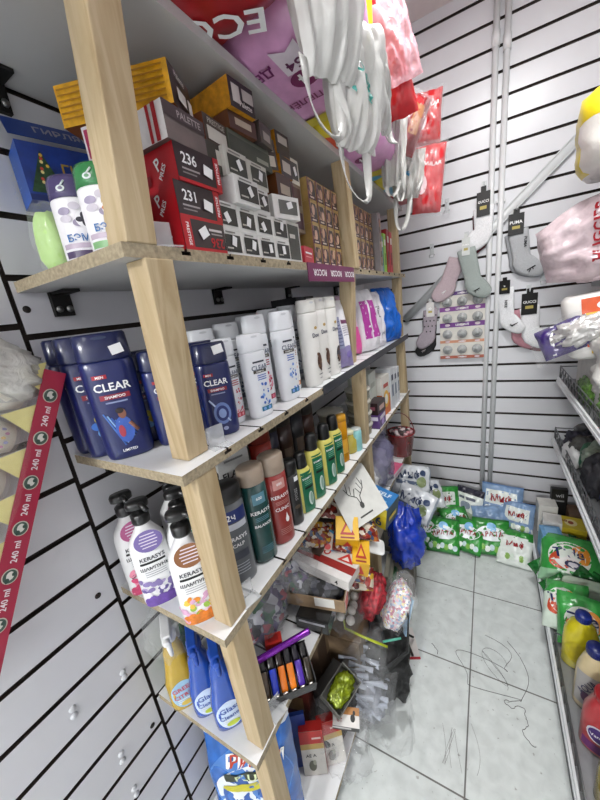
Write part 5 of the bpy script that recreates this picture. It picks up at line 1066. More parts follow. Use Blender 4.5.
slab('diaper_pack', 'pink pack with a yellow and blue printed edge above the middle post', 'diaper pack', -.69, -.28, 1.11, 1.46, ZT, 2.14, lambda u, v: pinkp,
     lambda b, sf, w, h: [b.grid(sf, -.19, .05, .1, .10, M('d8c23a', .4), .0006, 6, 2), b.ell(sf, -.05, .12, .08, .03, M('5aa8c8', .4), .001), b.ell(sf, -.12, -.08, .026, .024, M('7a1f5a', .4), .0008), b.text(sf, '4', -.12, -.08, .03, INKW(), .0014)], 4)
slab('diaper_pack', 'pale blue pack with a yellow edge at the far end of the top board', 'diaper pack', -.69, -.33, 1.47, 1.72, ZT, 2.13, lambda u, v: M('5aa2c0', .4) if v > -.1 else M('d0c040', .4), None, 5)
slab('diaper_pack', 'deep red flat pack at the very end of the top board', 'diaper pack', -.69, -.33, 1.73, 1.95, ZT, 2.05, lambda u, v: redp, None, 6)
# second layer
def stand_pack(name, lab, cat, loc, w, h, th, rot, mfn, art=None, seed=1, group=None, film=None, crumple=.14):
    t = T(name, lab, cat, loc, (R(rot[0]), R(rot[1]), R(rot[2])), group); pillow('wrapper', w, h, th, mfn, seed, crumple, art=art, parent=t)
    if film: pillow('film', w*1.12, h*1.12, th*1.25, lambda u, v, s: film, seed+50, .3, parent=t)
    return t
slab('diaper_pack', 'grey bundle under the yellow bag in the second layer', 'bundle', -.66, -.30, .95, 1.25, 2.165, 2.30, lambda u, v: M('c8c4c4', .5), None, 11)
slab('diaper_pack', 'brick red bundle in the second layer behind the pink film', 'bundle', -.66, -.30, 1.27, 1.60, 2.145, 2.34, lambda u, v: redp, None, 12)
stand_pack('plastic_bag', 'bright yellow bag hanging behind the white shopping bag near the ceiling', 'bag', (-.285, .92, 2.12), .10, .26, .08, (90, 0, 20), lambda u, v, s: M('d8d01c', .3, var=.08, coat=.3), None, 21)
stand_pack('diaper_pack', 'large red pack with white emblem behind the pink film bag', 'diaper pack', (-.300, 1.22, 2.19), .15, .34, .10, (92, -12, 15), lambda u, v, s: M('b81a22', .3, var=.12, coat=.3), lambda b, sf, w, h: [b.ell(sf, -w*.3, h*.2, w*.12, h*.09, INKW(), .001), b.text(sf, 'E', -w*.3, -h*.15, h*.08, INKW(), .001)], 22)
stand_pack('plastic_bag', 'pale pink translucent film bag puffed in front of the large red pack', 'film bag', (-.238, 1.18, 2.19), .095, .21, .06, (84, -14, 30), lambda u, v, s: M('d9aab4', .2, 'film', alpha=.6, bump=.7), None, 23, crumple=.3)
stand_pack('diaper_pack', 'dark red pack in clear wrap below the pink film bag', 'diaper pack', (-.275, 1.46, 2.10), .13, .19, .10, (88, 24, 25), lambda u, v, s: M('8e1a20', .3, var=.2, coat=.3), lambda b, sf, w, h: [b.grid(sf, w*.1, -h*.25, w*.36, h*.25, M('a8704a', .4), .001, 6, 6), b.ell(sf, w*.1, h*.28, w*.2, h*.08, M('d02028', .4), .001)], 24, film=FILM(.22))
def love(b, sf, w, h): b.text(sf, 'LOVULAR', 0, h*.2, h*.16, INKW(), .001, maxw=w*.8); b.ell(sf, -w*.2, -h*.1, w*.16, h*.14, M('f0d0d4', .4), .001)
stand_pack('diaper_pack', 'bright red flat pack in film with white letters, lower one at the far end', 'diaper pack', (-.245, 1.80, 1.99), .125, .27, .07, (90, 6, 6), lambda u, v, s: M('c81a24', .3, coat=.3), love, 25, film=FILM(.2))
stand_pack('diaper_pack', 'bright red flat pack in film, upper one at the far end', 'diaper pack', (-.245, 1.82, 2.235), .11, .20, .07, (90, 4, 10), lambda u, v, s: M('c01820', .3, coat=.3), love, 26, film=FILM(.2))
slab('diaper_pack', 'stacked red bundle behind the flat red packs', 'bundle', -.66, -.33, 1.62, 1.93, 2.145, 2.32, lambda u, v: M('b01a22', .4), None, 13)
# white shopping bags
poly = M('cdccc8', .35, 'film', alpha=.80, bump=.12, var=.03)
def tbag(lab, loc, rz, w, h, handles, txt, tc, seed, rot=0, th=.07):
    t = T('shopping_bag', lab, 'shopping bag', loc, (R(0), R(rot), R(rz)), 'white shopping bags hanging from the top board')
    pillow('bag_body', w, h, th, lambda u, v, s: poly, seed, .5, 34, 26, lambda b, sf, w_, h_: [b.text(sf, txt, 0, -h_*.05, h_*.08, tc, .005, 2.3, maxw=w_*.8), b.ell(sf, -w_*.2, -h_*.12, w_*.04, h_*.02, tc, .005)] if txt else [], t, (0, 0, 0), (R(90), 0, 0), fold=(9, 2.2), shape=lambda u, v: (1 - .28*max(0, -v)**1.5 - .1*abs(noise.noise(Vector((v*3, seed, 0)))), 1))
    for (x0, x1, dp, sw) in handles:
        b = B(); n = 14; pts = []
        for k in range(n+1):
            s = k/n; pts.append((x0+(x1-x0)*(.5-.5*math.cos(PI*s)), -.012*math.sin(PI*s)+.004*math.sin(9*s), -h*.44-dp*math.sin(PI*s)**.8))
        b.strap(pts, [(math.cos(.8*math.sin(7*k/n)), .6*math.sin(5*k/n)+.2, .15) for k in range(n+1)], [sw*(1-.35*math.sin(PI*k/n)) for k in range(n+1)], .0012, poly); b.build('handle', t)
tbag('large white shopping bag with pink script hanging upside down by the pink pack', (-.212, .575, 1.975), 68, .135, .30, [(-.056, .015, .10, .022)], 'Lolly', M('b83a6a', .4), 31, 0, .06)
tbag('white shopping bag with teal script and a long dangling handle loop', (-.200, .645, 1.845), 66, .135, .19, [(-.045, .02, .095, .018)], 'Cef=D', M('3a9a90', .4), 32, 0, .05)
tbag('white shopping bag strap end dangling beside the teal lettered bag', (-.195, .80, 1.90), 70, .045, .15, [(-.008, .01, .03, .014)], None, None, 33, -12, .03)
tbag('crumpled white shopping bag hanging over the second pink pack', (-.292, 1.33, 2.01), 10, .09, .27, [(-.02, .02, .05, .02)], None, None, 34, 4, .07)
tbag('crumpled white shopping bag with blue print at the far end, handle hanging low', (-.292, 1.56, 1.965), 12, .13, .17, [(-.04, .015, .13, .022)], 'oil', M('4a9ac8', .4), 35, 6, .08)
tbag('thin white bag end drooping between the two crumpled bags', (-.298, 1.44, 1.955), 12, .05, .16, [(-.01, .01, .04, .014)], None, None, 36, 0, .04)

# ------------------------------------------------------------------ back wall: hooks, socks, card of clear bottle charms
hookm = M('e8ecee', .12, 'film', alpha=.7)
def hook(lab, x, z):
    t = T('wall_hook', lab, 'hook', (x, YB-.0005, z), 0, 'clear hooks in the back wall grooves')
    b = B(); b.box(-.011, .011, -.003, 0, -.03, .03, hookm); b.build('plate', t, bevel=.001)
    b = B(); b.tube([(0, -.003, .012), (0, -.035, .0), (0, -.062, -.004), (0, -.066, .012)], .0028, hookm, 8); b.tube([(-.012, -.003, -.028), (-.012, -.03, -.045), (.012, -.03, -.045), (.012, -.003, -.028)], .0022, hookm, 8); b.build('prong', t)
for lab, x, z in (('clear empty hook right of the hanging red packs', -.206, 1.95), ('clear empty hook left of the pink grey sock', -.289, 1.735), ('clear empty hook right of the grey socks below the slanted strip', .252, 1.505), ('clear hook carrying the white sock with a black cuff card', -.027, 1.985), ('clear hook carrying the light grey socks', .118, 1.84), ('clear hook carrying the spotted sock', -.30, 1.45), ('clear hook carrying the grey green sock', -.108, 1.76), ('clear hook carrying the white and rose socks', .192, 1.435)):
    hook(lab, x, z)
def sock(b, m, x, z, L, w, foot, turn, cuff=None, th=.012, lean=0, y=0):
    """leg hangs down from (x, z), heel and foot turn to one side"""
    s = [(x-.0005, z+.003, w*.44, th*.5)]
    for k in range(6): s.append((x+lean*k/5, z-L*k/5, w*(.50-.012*k), th*(1 if k else .8)))
    hx, hz = x+lean, z-L
    s += [(hx+turn*.004, hz-.018, w*.52, th*1.1), (hx+turn*.014, hz-.036, w*.56, th*1.1), (hx+turn*(.020+foot*.25), hz-.055, w*.52, th*1.05), (hx+turn*(.024+foot*.55), hz-.072, w*.44, th*.95), (hx+turn*(.028+foot*.8), hz-.084, w*.32, th*.75), (hx+turn*(.03+foot*.9), hz-.089, w*.18, th*.5)]
    b.sweep(s, m, mf=(lambda i: cuff if (cuff and i >= 9) else m)); b.rotate(Matrix.Translation((0, y, 0)))
def socks(lab, x, z, pairs, card, rz=0, y=YB-.03, marks=()):
    t = T('sock_pair', lab, 'socks', (x, y, z), R(rz))
    for a in pairs:
        b = B(); sock(b, *a[0], **a[1]); b.build('sock', t)
    if card:
        b = B(); w, h, m, txt = card; b.box(-w/2, w/2, -.017, -.0155, -h*.8, h*.2, m); b.box(-w*.2, w*.2, -.017, -.0155, h*.2, h*.42, m)
        f = flat((0, -.0171, -h*.3), (1,0,0), (0,0,1)); b.text(f, txt, 0, h*.1, h*.17, INKW(), .0005, maxw=w*.8); b.grid(f, -w*.25, -h*.22, w*.25, -h*.08, M('b8a85a', .5), .0005, 1, 1)
        b.build('header_card', t, bevel=.0004)
    if marks:
        b = B()
        for q in marks: q(b)
        b.build('logo', t)
    return t
KN = lambda c: M(c, .85, 'knit', bump=.35, var=.08, scale=220)
sfm = lambda y=-.0145: flat((0, y, 0), (1,0,0), (0,0,1))
def leap(b, u, v, s, m):   # small leaping cat mark / tick drawn as strokes
    f = sfm(-.0155); b.strap([f(u-s, v-s*.3), f(u-s*.2, v+s*.1), f(u+s, v+s*.7)], (0,0,1), s*.35, .0006, m); b.strap([f(u-s*.1, v), f(u-s*.5, v-s*.9)], (1,0,0), s*.25, .0006, m); b.strap([f(u+s*.3, v+s*.3), f(u+s*.5, v-s*.3)], (1,0,0), s*.22, .0006, m)
def tick(b, u, v, s, m): f = sfm(-.0155); b.strap([f(u-s, v), f(u-s*.5, v-s*.4), f(u+s, v+s*.5)], (0,0,1), [s*.5, s*.55, s*.1], .0006, m)
blkc = M('171717', .4)
socks('white sock with a black header card left of the pipes, maroon toe edge below', -.027, 1.935, [((KN('efeff1'), 0, -.05, .10, .098, .075, -1), dict(th=.012)), ((KN('5a2028'), -.012, -.075, .10, .085, .07, -1), dict(th=.009, y=.012)), ((KN('2a2a2c'), -.02, -.085, .10, .06, .07, -1), dict(th=.008, y=.02))], (.062, .115, blkc, 'GUCCI'), -6)
g1, g2 = KN('b4b6b9'), KN('9a9ca0')
socks('light grey socks with a black card right of the pipes', .118, 1.80, [((g1, .012, -.06, .13, .090, .075, 1), dict(th=.014, lean=.02)), ((g2, -.004, -.07, .12, .085, .07, 1), dict(th=.01, y=.016, lean=.02))], (.068, .10, blkc, 'PUMA'), 4, marks=(lambda b: leap(b, .075, -.255, .018, INKK()), lambda b: b.text(sfm(-.0155), 'PUMA', .045, -.12, .014, INKK(), .0006, -PI/2)))
socks('dusty pink grey sock hanging left of the grey green one above the charm card', -.150, 1.70, [((KN('bdaab0'), 0, -.04, .12, .095, .06, -1), dict(th=.012, lean=-.05))], None, 8, marks=(lambda b: leap(b, -.075, -.215, .012, INKW()),))
socks('grey green sock with a slim white card in front of the dusty pink one', -.108, 1.735, [((KN('a2aba7'), 0, -.04, .16, .092, .06, 1), dict(th=.014, lean=.035))], (.04, .09, M('cfd2d0', .5), 'PUMA'), 0, YB-.055, marks=(lambda b: leap(b, .055, -.262, .014, INKK()),))
spot = KN('a79ca5')
def dots(b):
    for k in range(14): b.ell(sfm(-.0135), -.035+.022*(k % 4)+(.011 if (k//4) % 2 else 0), -.06-.032*(k//4)-.0, .004, .005, blkc, .0006, 10)
socks('mauve grey spotted sock over a black one at the left of the charm card', -.30, 1.42, [((spot, 0, -.03, .13, .085, .045, -1), dict(th=.012, lean=-.012)), ((KN('1e1e20'), -.01, -.09, .12, .085, .06, -1), dict(th=.01, y=.016))], (.045, .085, M('d8d4d2', .5), 'ab'), 0, marks=(dots, lambda b: leap(b, -.045, -.275, .012, M('b0a8ac', .5))))
socks('white ankle sock with a tilted black card right of the pipes', .085, 1.49, [((KN('ecedef'), 0, -.03, .14, .082, .06, 1), dict(th=.012, lean=.01))], (.052, .07, blkc, 'x'), -20, marks=(lambda b: tick(b, .052, -.222, .018, INKK()), lambda b: b.text(sfm(-.0155), 'NIKE', .01, -.11, .014, INKK(), .0006, -PI/2)))
socks('white sock with maroon striped edge over a rose one under a black card', .192, 1.40, [((KN('efeff1'), .006, -.05, .12, .092, .07, 1), dict(th=.013, lean=.01)), ((KN('b8848e'), -.035, -.06, .12, .060, .055, 1), dict(th=.010, y=.012, lean=-.01)), ((KN('6a2a34'), .000, -.085, .11, .075, .07, 1), dict(th=.009, y=.022))], (.072, .11, blkc, 'GUCCI'), 8)
# card sheet of clear charms
t = T('charm_card', 'white card sheet with rows of clear round charms and purple bands', 'card sheet', (-.127, YB-.02, 1.085), 0)
W_, H_ = .245, .395
b = B(); b.box(-W_/2, W_/2, -.002, 0, 0, H_, M('d4d0c8', .5)); b.build('card', t)
f = flat((0, -.0021, 0), (1,0,0), (0,0,1)); b = B(); bands = [('a85a44', 0.0, .018), ('c88a6a', .096, .016), ('6a3080', .190, .028), ('7a3a88', .285, .026), ('5a3a7a', .375, .020)]
for c, z, h in bands:
    b.grid(f, -W_/2, z, W_/2, z+h, M(c, .45), .0004, 4, 1)
    for k in range(3): b.ell(f, -.08+.08*k, z+h*.5, .014, h*.3, M('e0d0d8', .5), .0008)
    b.text(f, 'ЦВЕТНЫЕ', .0, z+h*.5, h*.4, INKW(), .001)
b.build('printed_bands', t); cc = M('c2c4c4', .15, 'film', alpha=.7, coat=.4)
for r__ in range(4):
    for c_ in range(3):
        q = B(); q.lathe([(.0, 0), (.014, .001), (.024, .006), (.027, .011), (.022, .016), (.010, .019), (0, .0195)], cc, 22, cap=False); q.lathe([(.012, .017), (.014, .024), (.0, .025)], M('a8aaaa', .3), 16, cap=False)
        q.rotate(Matrix.Rotation(PI/2, 4, 'X')); o = q.build('charm', t, (-.08+.08*c_, -.0025, .057+.094*r__))
# scatter: screw holes and caps on the left wall panel
capm = M('c4c6ca', .4)
WL = bpy.data.objects['wall_left']
def cap_(lab, y, z):
    b = B(); b.lathe([(.007, 0), (.0065, .003), (.004, .005), (.0, .0055)], capm, 14, Matrix.Rotation(PI/2, 4, 'Y'), cap=False); b.build('screw_cap', WL, (XW, y, z))
def hole_(lab, y, z):
    b = B(); b.lathe([(.0065, 0), (.006, .0012), (.0, .0014)], M('241e1a', .8), 14, Matrix.Rotation(PI/2, 4, 'Y'), cap=False); b.build('screw_hole', WL, (XW, y, z))
for k, (y, z) in enumerate(((.129, .785), (.127, .768), (.228, .752), (.228, .736), (.170, .571), (.168, .551), (.167, .450), (.167, .428))):
    cap_(f'tiny white screw cap, {["upper", "lower"][k % 2]} of the {["first", "second", "third", "fourth"][k//2]} pair from the left on the left wall', y, z)
hole_('dark screw hole left of the panel joint beside the pink flowered bottle', .236, .968); hole_('dark screw hole left of the panel joint below the spray bottles', .246, .541)
hole_('dark screw hole right of the panel joint under the upper shelf end', .288, 1.565)
# ------------------------------------------------------------------ pack of glasses at the left edge
t = T('glass_pack', 'shrink wrapped pack of clear glasses with a crimson 240 ml strip at the left edge', 'pack of glasses', (-.66, .272, 1.437), 0)
sv = Vector((0, -.201, -.383)).normalized(); tv = Vector((0, sv.z, -sv.y)); nv = Vector((1, 0, 0)); Mx = Matrix((tuple(tv)+(0,), tuple(-sv)+(0,), tuple(nv)+(0,), (0,0,0,1))).transposed()
# local axes: u leftwards, v up along the strip, w toward the aisle
def L3(u, v, w_): return Mx @ Vector((u, v, w_))
fr = lambda w0: (lambda u, v, d=0: tuple(L3(-u, v, w0 + d)))     # u to the right as seen from the aisle
P, N = .071, 7; crim = M('a3213f', .4, coat=.2, var=.04); gl = M('f0f0ea', .08, 'film', alpha=.25, coat=.8); ye = M('e6dc92', .5)
b = B(); f = fr(.030); b.grid(f, -.032, -P*N, 0, .012, crim, 0, 2, 20); b.grid(lambda u, v, d=0: tuple(L3(0, v, .030-u)), 0, -P*N, .06, .012, crim, 0, 2, 20); b.grid(lambda u, v, d=0: tuple(L3(.032-u, v, .029)), 0, -P*N, .032, .012, crim, 0, 2, 20); st = b.build('printed_strip', t)
b = B()
for k in range(N):
    v = -P*k-.030; b.ell(f, -.016, v, .0105, .0115, M('c8c4b4', .4), .0006, 24); b.ell(f, -.016, v, .009, .010, M('44584e', .4), .001, 24); b.ell(f, -.016, v+.001, .005, .0065, M('d8d8d0', .4), .0014, 16)
    b.ell(f, -.019, v-.006, .003, .004, M('2f4a40', .4), .0018, 10); b.ell(f, -.012, v+.003, .0025, .003, M('2f4a40', .4), .0018, 10)
    if k: b.text(f, '240 ml', -.016, v+.036, .0088, M('ecdfe2', .4), .0008, PI/2)
b.build('strip_print', st)
b = B()
for k in range(N+1): b.poly(fr(.026), [(-.030, -P*k+.024), (-.030, -P*k-.024), (-.072, -P*k)], ye, 0)
b.build('yellow_fold', t)
for k in range(N):
    for j in range(2):
        q = B(); q.lathe([(.020, .0), (.031, .004), (.0335, .03), (.0335, .085), (.029, .092)], gl, 26); q.lathe([(.022, .006), (.029, .03), (.031, .088)], M('f2ecdc', .4), 26)
        q.rotate(Mx @ Matrix.Translation((.036+.098*j, -P*(k+.5), -.008)) @ Matrix.Rotation(PI/2, 4, 'Y')); q.build('glass', t)
b = B()   # cat face printed on the second glass
def cyl(u, v, d=0): a = v/.034; return tuple(L3(-u, -P*1.5+.034*math.sin(a), -.008+(.034+d)*math.cos(a)))
ik = M('a86a90', .5); b.ell(cyl, -.085, .004, .014, .012, M('e4dcdc', .5), .0008); b.ell(cyl, -.085, .004, .0145, .0125, ik, .0005)
for s_ in (-1, 1): b.poly(cyl, [(-.085+s_*.006, .014), (-.085+s_*.013, .010), (-.085+s_*.012, .020)], ik, .0008); b.ell(cyl, -.085+s_*.005, .005, .002, .002, INKK(), .0014, 8)
b.ell(cyl, -.085, -.013, .012, .005, ik, .0008)
for k in range(5): b.ell(cyl, -.062+.004*(k % 2), -.012+.007*k, .003, .0025, M(['b07a98', '8a8ab0', 'c8a86a'][k % 3], .5), .0008, 8)
b.build('printed_picture', t)
lump('shrink_film', (.12, P*N*.52, .048), FILM(.14, 'fbfaf4'), 301, .10, 5, parent=t, loc=tuple(L3(.145, -P*N/2, .0)), rot=Mx.to_euler(), flat_base=False, freq=2.4)
lump('film_fold', (.085, .045, .03), M('e4e2dc', .2, 'film', alpha=.75, bump=.8), 302, .3, parent=t, loc=tuple(L3(.115, -.005, .012)), rot=Mx.to_euler(), flat_base=False, freq=2.4)
b = B(); b.tube([tuple(L3(.15, .02, -.055)), tuple(L3(.15, .0, .02)), tuple(L3(.15, .04, .03))], .004, M('b8babc', .3, metal=.8), 8); b.build('hanging_hook', t)

# ------------------------------------------------------------------ metal rack on the right
al = M('e0e2e4', .35, metal=.1, var=.03); wire = M('77797b', .35, metal=.7); dmet = M('55575a', .45, metal=.5)
t = T('metal_rack', 'grey metal wire shelf rack with bright front rails along the right wall', 'metal rack', (0, 0, 0))
RX = XR-.001
def wshelf(xf, y0, y1, z, fence0=None, fh=.05, tilt=0):
    b = B(); b.box(xf+.004, RX, y0, y1, z-.006, z, M('8f9193', .4, metal=.3)); b.build('shelf_plate', t)
    b = B(); b.box(xf-.004, xf+.004, y0, y1, z-.022, z+.010, al); b.box(xf-.007, xf-.004, y0, y1, z-.016, z-.004, al); b.build('front_rail', t, bevel=.0015)
    b = B()
    f0 = y0 if fence0 is None else fence0[0]; f1 = y1 if fence0 is None else fence0[1]
    b.tube([(xf+.006, f0, z+.010+fh), (xf+.006, f1, z+.010+fh)], .0024, wire, 6); b.tube([(xf+.006, f0, z+.012+fh*.5), (xf+.006, f1, z+.012+fh*.5)], .0018, wire, 6)
    n = int((f1-f0)/.028); zz = [(xf+.006, f0+(f1-f0)*k/n, z+.010+(fh if k % 2 else 0)) for k in range(n+1)]; b.tube(zz, .0017, wire, 5)
    for yy in (f0, f1): b.tube([(xf+.006, yy, z), (xf+.006, yy, z+.014+fh)], .003, wire, 6)
    b.tube([(xf+.006, f1, z+.010+fh), (RX, f1, z+.010+fh)], .0024, wire, 6); b.build('wire_fence', t)
wshelf(.246, .45, 2.08, .105, (.45, 1.24)); wshelf(.30, .45, 1.885, .712); wshelf(.30, .45, 1.885, 1.022)
for z, xf in ((1.450, .385), (1.80, .41)):
    b = B(); b.box(xf, RX, .9, 1.885, z-.02, z, M('8f9193', .4, metal=.3)); b.build('shelf_plate', t)
for y in (.46, 1.17, 1.87):
    b = B(); b.box(RX-.03, RX, y-.015, y+.015, 0, 2.1, al); b.build('upright', t)
b = B(); b.box(.25, RX, .45, 2.08, .0005, .082, dmet); b.build('plinth', t)
# top shelves: bulky packs overhanging
yel = M('ddc81e', .35, var=.06, coat=.2); whp = M('e2e0da', .4, bump=.25, var=.03)
t = T('diaper_pack', 'white pack with a yellow top corner at the upper right edge', 'diaper pack', (.405, 1.62, 1.8005), (0, 0, R(-8)))
lump('wrapper', (.15, .18, .125), whp, 401, .12, 4, parent=t, mf=lambda u, v: M('c8783a', .4) if v < .22 and .42 < u < .6 else yel if (v < .42 and .3 < u < .75) or (.44 < u < .56 and v < .75) else whp)
t = T('diaper_pack', 'grey blue printed bag below the yellow cornered pack at the right edge', 'bag', (.47, 1.60, 1.4505), 0); 
lump('wrapper', (.11, .16, .165), M('7c8ba4', .35, var=.25, scale=25, bump=.4), 402, .14, 3.4, parent=t)
t = T('diaper_bag', 'clear pink bag with red HUGGIES lettering overhanging the right upper shelf', 'diaper bag', (.385, 1.66, 1.4505), (0, 0, 0))
pinkb = M('d9c6cb', .15, 'film', alpha=.8, bump=.5, var=.12)
def hug(b, sf, w, h):
    b.text(sf, 'HUGGIES', -w*.10, 0, h*.17, M('a01624', .35), .003, PI/2*.86, maxw=h*.66)
    b.poly(sf, [(-w*.08, -h*.1), (w*.10, h*.22), (w*.06, -h*.22)], M('d0502a', .4), .003); b.grid(sf, -w*.06, -h*.38, w*.14, -h*.2, M('e4e0dc', .4), .002, 4, 3); b.text(sf, '56', w*.02, -h*.3, h*.1, M('a01624', .4), .0034)
pillow('wrapper', .42, .29, .20, lambda u, v, s: pinkb, 403, .20, 30, 22, hug, t, (-.005, -.02, .165), (R(82), R(-14), R(-8)), shape=lambda u, v: (1, 1 - .55*max(0, -u-.35)**1.2))
lump('folded_goods', (.125, .085, .11), M('cfbcc2', .6), 404, .15, 4, parent=t, loc=(.03, .0, .02), rot=(0, R(-10), 0))
ow = M('e4e2de', .35, var=.02, coat=.2); oo = M('d8561f', .4)
for k, (x, y, z, w, h, d, rz, lb) in enumerate(((.435, 1.60, 1.324, .36, .105, .22, -6, 'white pack with an orange printed band, upper one under the pink bag'), (.435, 1.56, 1.213, .34, .108, .22, -2, 'white pack with an orange printed band, lower one behind the white bag'))):
    t = T('pad_pack', lb, 'pad pack', (x, y, z), (0, R(-7), R(rz)), 'orange banded packs on the right rack')
    b = B(); n_ = 6; rg = [(-w/2, .05*d, .05*h)] ; shell(b, [(0, w/2*.93, d/2*.9), (h*.12, w/2, d/2), (h*.85, w/2, d/2), (h, w/2*.92, d/2*.9)], n_, ow, 40); b.build('wrapper', t)
    f = flat((0, -d/2-.0015, h/2), (1,0,0), (0,0,1)); b = B(); b.grid(f, -w*.36, -h*.08, w*.48, h*.42, oo, .0005, 4, 2); b.grid(f, -w*.33, -h*.30, -w*.1, -h*.06, M('e0b82a', .4), .0006, 3, 2); b.text(f, 'MOLPED', w*.12, h*.13, h*.22, INKW(), .0012); b.text(f, 'ULTRA', -w*.22, -h*.18, h*.14, M('7a3a1a', .4), .0012); b.ell(f, -w*.2, h*.14, w*.05, h*.12, INKW(), .0012); b.build('print', t)
carton('carton', 'white carton holding up the orange banded packs on the right rack', 'carton', (.48, 1.60, 1.0225), (.28, .30, .19), 0, M('c8c6c2', .5), {}, [('-y', 'rect', -.3, -.2, .3, .2, M('b0b4b8', .5))])
sil = M('c6c4c2', .25, metal=.25, bump=.8, coat=.3)
t = T('silver_pack', 'crumpled silver foil pack lying over the purple one at the right', 'pack', (.315, 1.50, 1.255), (R(10), R(-20), R(-15))); lump('wrapper', (.085, .06, .045), sil, 405, .45, parent=t, freq=2.8)
t = T('purple_pack', 'dark purple pack with a white stripe in torn clear film at the right', 'pack', (.245, 1.50, 1.275), (R(62), R(-26), R(-12)))
pillow('wrapper', .155, .125, .05, lambda u, v, s: M('341f68', .3, coat=.4, var=.2), 406, .18, 22, 16, lambda b, sf, w, h: b.strap([sf(-w*.28, -h*.46, .001), sf(-w*.2, h*.1, .001), sf(-w*.12, h*.42, .001)], (1,0,0), .011, .001, INKW()), t)
pillow('film', .21, .155, .062, lambda u, v, s: FILM(.1), 407, .35, 22, 16, None, t)
t = T('plastic_bag', 'large white crumpled plastic bag slumped on the right upper rail', 'bag', (.440, 1.40, 1.0225), (0, R(-4), R(10)))
lump('bag', (.105, .13, .155), M('dcdbd6', .4, bump=.5, var=.03), 408, .32, 2.4, (48, 32), parent=t, freq=2.0)
t = T('plastic_bag', 'white and pale green printed bag on the right rack below the large white bag', 'bag', (.40, 1.16, 1.0225), (0, 0, R(-10)))
lump('bag', (.08, .10, .125), M('d8dcd4', .4, bump=.5), 409, .3, 2.4, parent=t, mf=lambda u, v: M('86a86a', .4) if v > .5 and u > .4 else M('dcdcd8', .4, bump=.5))
wrapm = M('5f8a3a', .4, 'plain', var=.5, scale=60, bump=.5)
t = T('plant_pack', 'leafy green printed pack behind the wire of the right upper rail', 'pack', (.345, 1.53, 1.0225), 0); lump('wrapper', (.03, .10, .045), wrapm, 410, .4, parent=t, freq=3)
t = T('plant_pack', 'second leafy green printed pack nearer along the right upper rail', 'pack', (.355, 1.30, 1.0225), 0); lump('wrapper', (.035, .08, .05), wrapm, 411, .4, parent=t, freq=3)
# middle wire shelf
dk1 = M('1a1a1f', .35, coat=.3)
t = T('hair_brush', 'round black brush head on the far end of the middle wire shelf', 'brush', (.42, 1.80, .7125), 0); b = B(); b.lathe([(.0, .075), (.055, .075), (.062, .09), (.05, .105), (.0, .108)], dk1, 26, cap=False); b.lathe([(.02, 0), (.018, .076)], dk1, 14); b.build('brush', t)
for k, (x, y, rx, c, lb) in enumerate(((.375, 1.74, .055, '3a3a48', 'charcoal cloth bundle at the far end of the middle wire shelf'), (.42, 1.66, .06, 'b8b8c4', 'pale grey striped cloth bundle on the middle wire shelf'), (.365, 1.62, .04, '50504e', 'grey bundle close to the rail of the middle wire shelf'), (.40, 1.50, .055, '9fae9c', 'grey green pouch on the middle wire shelf'), (.37, 1.38, .05, '2f2f34', 'black pouch by the rail of the middle wire shelf'), (.42, 1.24, .07, '26305e', 'dark blue bag at the right edge on the middle wire shelf'))):
    t = T('cloth_bundle', lb, 'bundle', (x, y, .7125), R(k*30)); lump('bundle', (rx, rx*1.1, .05+.008*k), M(c, .6, bump=.4, var=.2), 420+k, .35, parent=t, freq=2.6)
t = T('cloth_bundle', 'white folded strip hanging over the rail of the middle wire shelf', 'cloth', (.325, 1.62, .7125), R(15)); lump('strip', (.018, .06, .045), M('d4d4d4', .5, bump=.4), 430, .3, parent=t)
carton('carton', 'dark maroon glossy box on the middle wire shelf', 'carton', (.42, 1.42, .7805-.0675), (.12, .09, .11), R(20), M('3e161a', .25, coat=.4), {}, [('-y', 'rect', -.3, -.1, .3, .2, M('5a262a', .4))])
t = T('pouch', 'deep green pointed pouch leaning behind the white strip', 'pouch', (.375, 1.55, .7125), (0, 0, R(20))); lump('pouch', (.035, .03, .07), M('2f6a4c', .35, coat=.3), 431, .2, parent=t)
# bottom shelf
ZB = .1053
carton('jar_box', 'white box behind the metal edge at the far corner of the bottom rack shelf', 'box', (.315, 2.0, ZB), (.085, .085, .17), R(3), M('dedcd6', .5), {}, [('-y', 'rect', -.3, -.2, .3, .1, M('d0cec8', .5))])
carton('box', 'small black sign like box behind the white boxes in the rack corner', 'box', (.375, 2.055, ZB), (.075, .03, .235), R(4), M('1a1a1a', .4), {}, [('-y', 'text', 'wii', 0, .35, .1, M('b8b8b8', .5)), ('-y', 'rect', -.3, .18, .3, .22, M('9a9a9a', .5))])
carton('jar_box', 'second white box in front of the far corner one', 'box', (.325, 1.885, ZB), (.08, .08, .15), R(-4), M('e0deda', .5), {}, [('+z', 'rect', -.3, -.3, .3, .3, M('d6d4d0', .5))])
carton('napkin_pack', 'light blue wrapped napkin pack below the white boxes', 'napkin pack', (.305, 1.765, ZB), (.085, .085, .15), R(5), M('6d9fcd', .35, var=.2, scale=40), {}, [('-y', 'rect', -.4, -.3, .4, .1, M('4a7ab4', .35)), ('+z', 'rect', -.3, -.3, .3, .3, M('8ab8de', .35))])
carton('carton', 'brown carton at the wall side of the bottom rack shelf', 'carton', (.47, 2.01, ZB), (.12, .10, .14), 0, M('6a5240', .6), {}, [('-y', 'rect', -.3, -.2, .3, .2, M('8a7056', .6))])
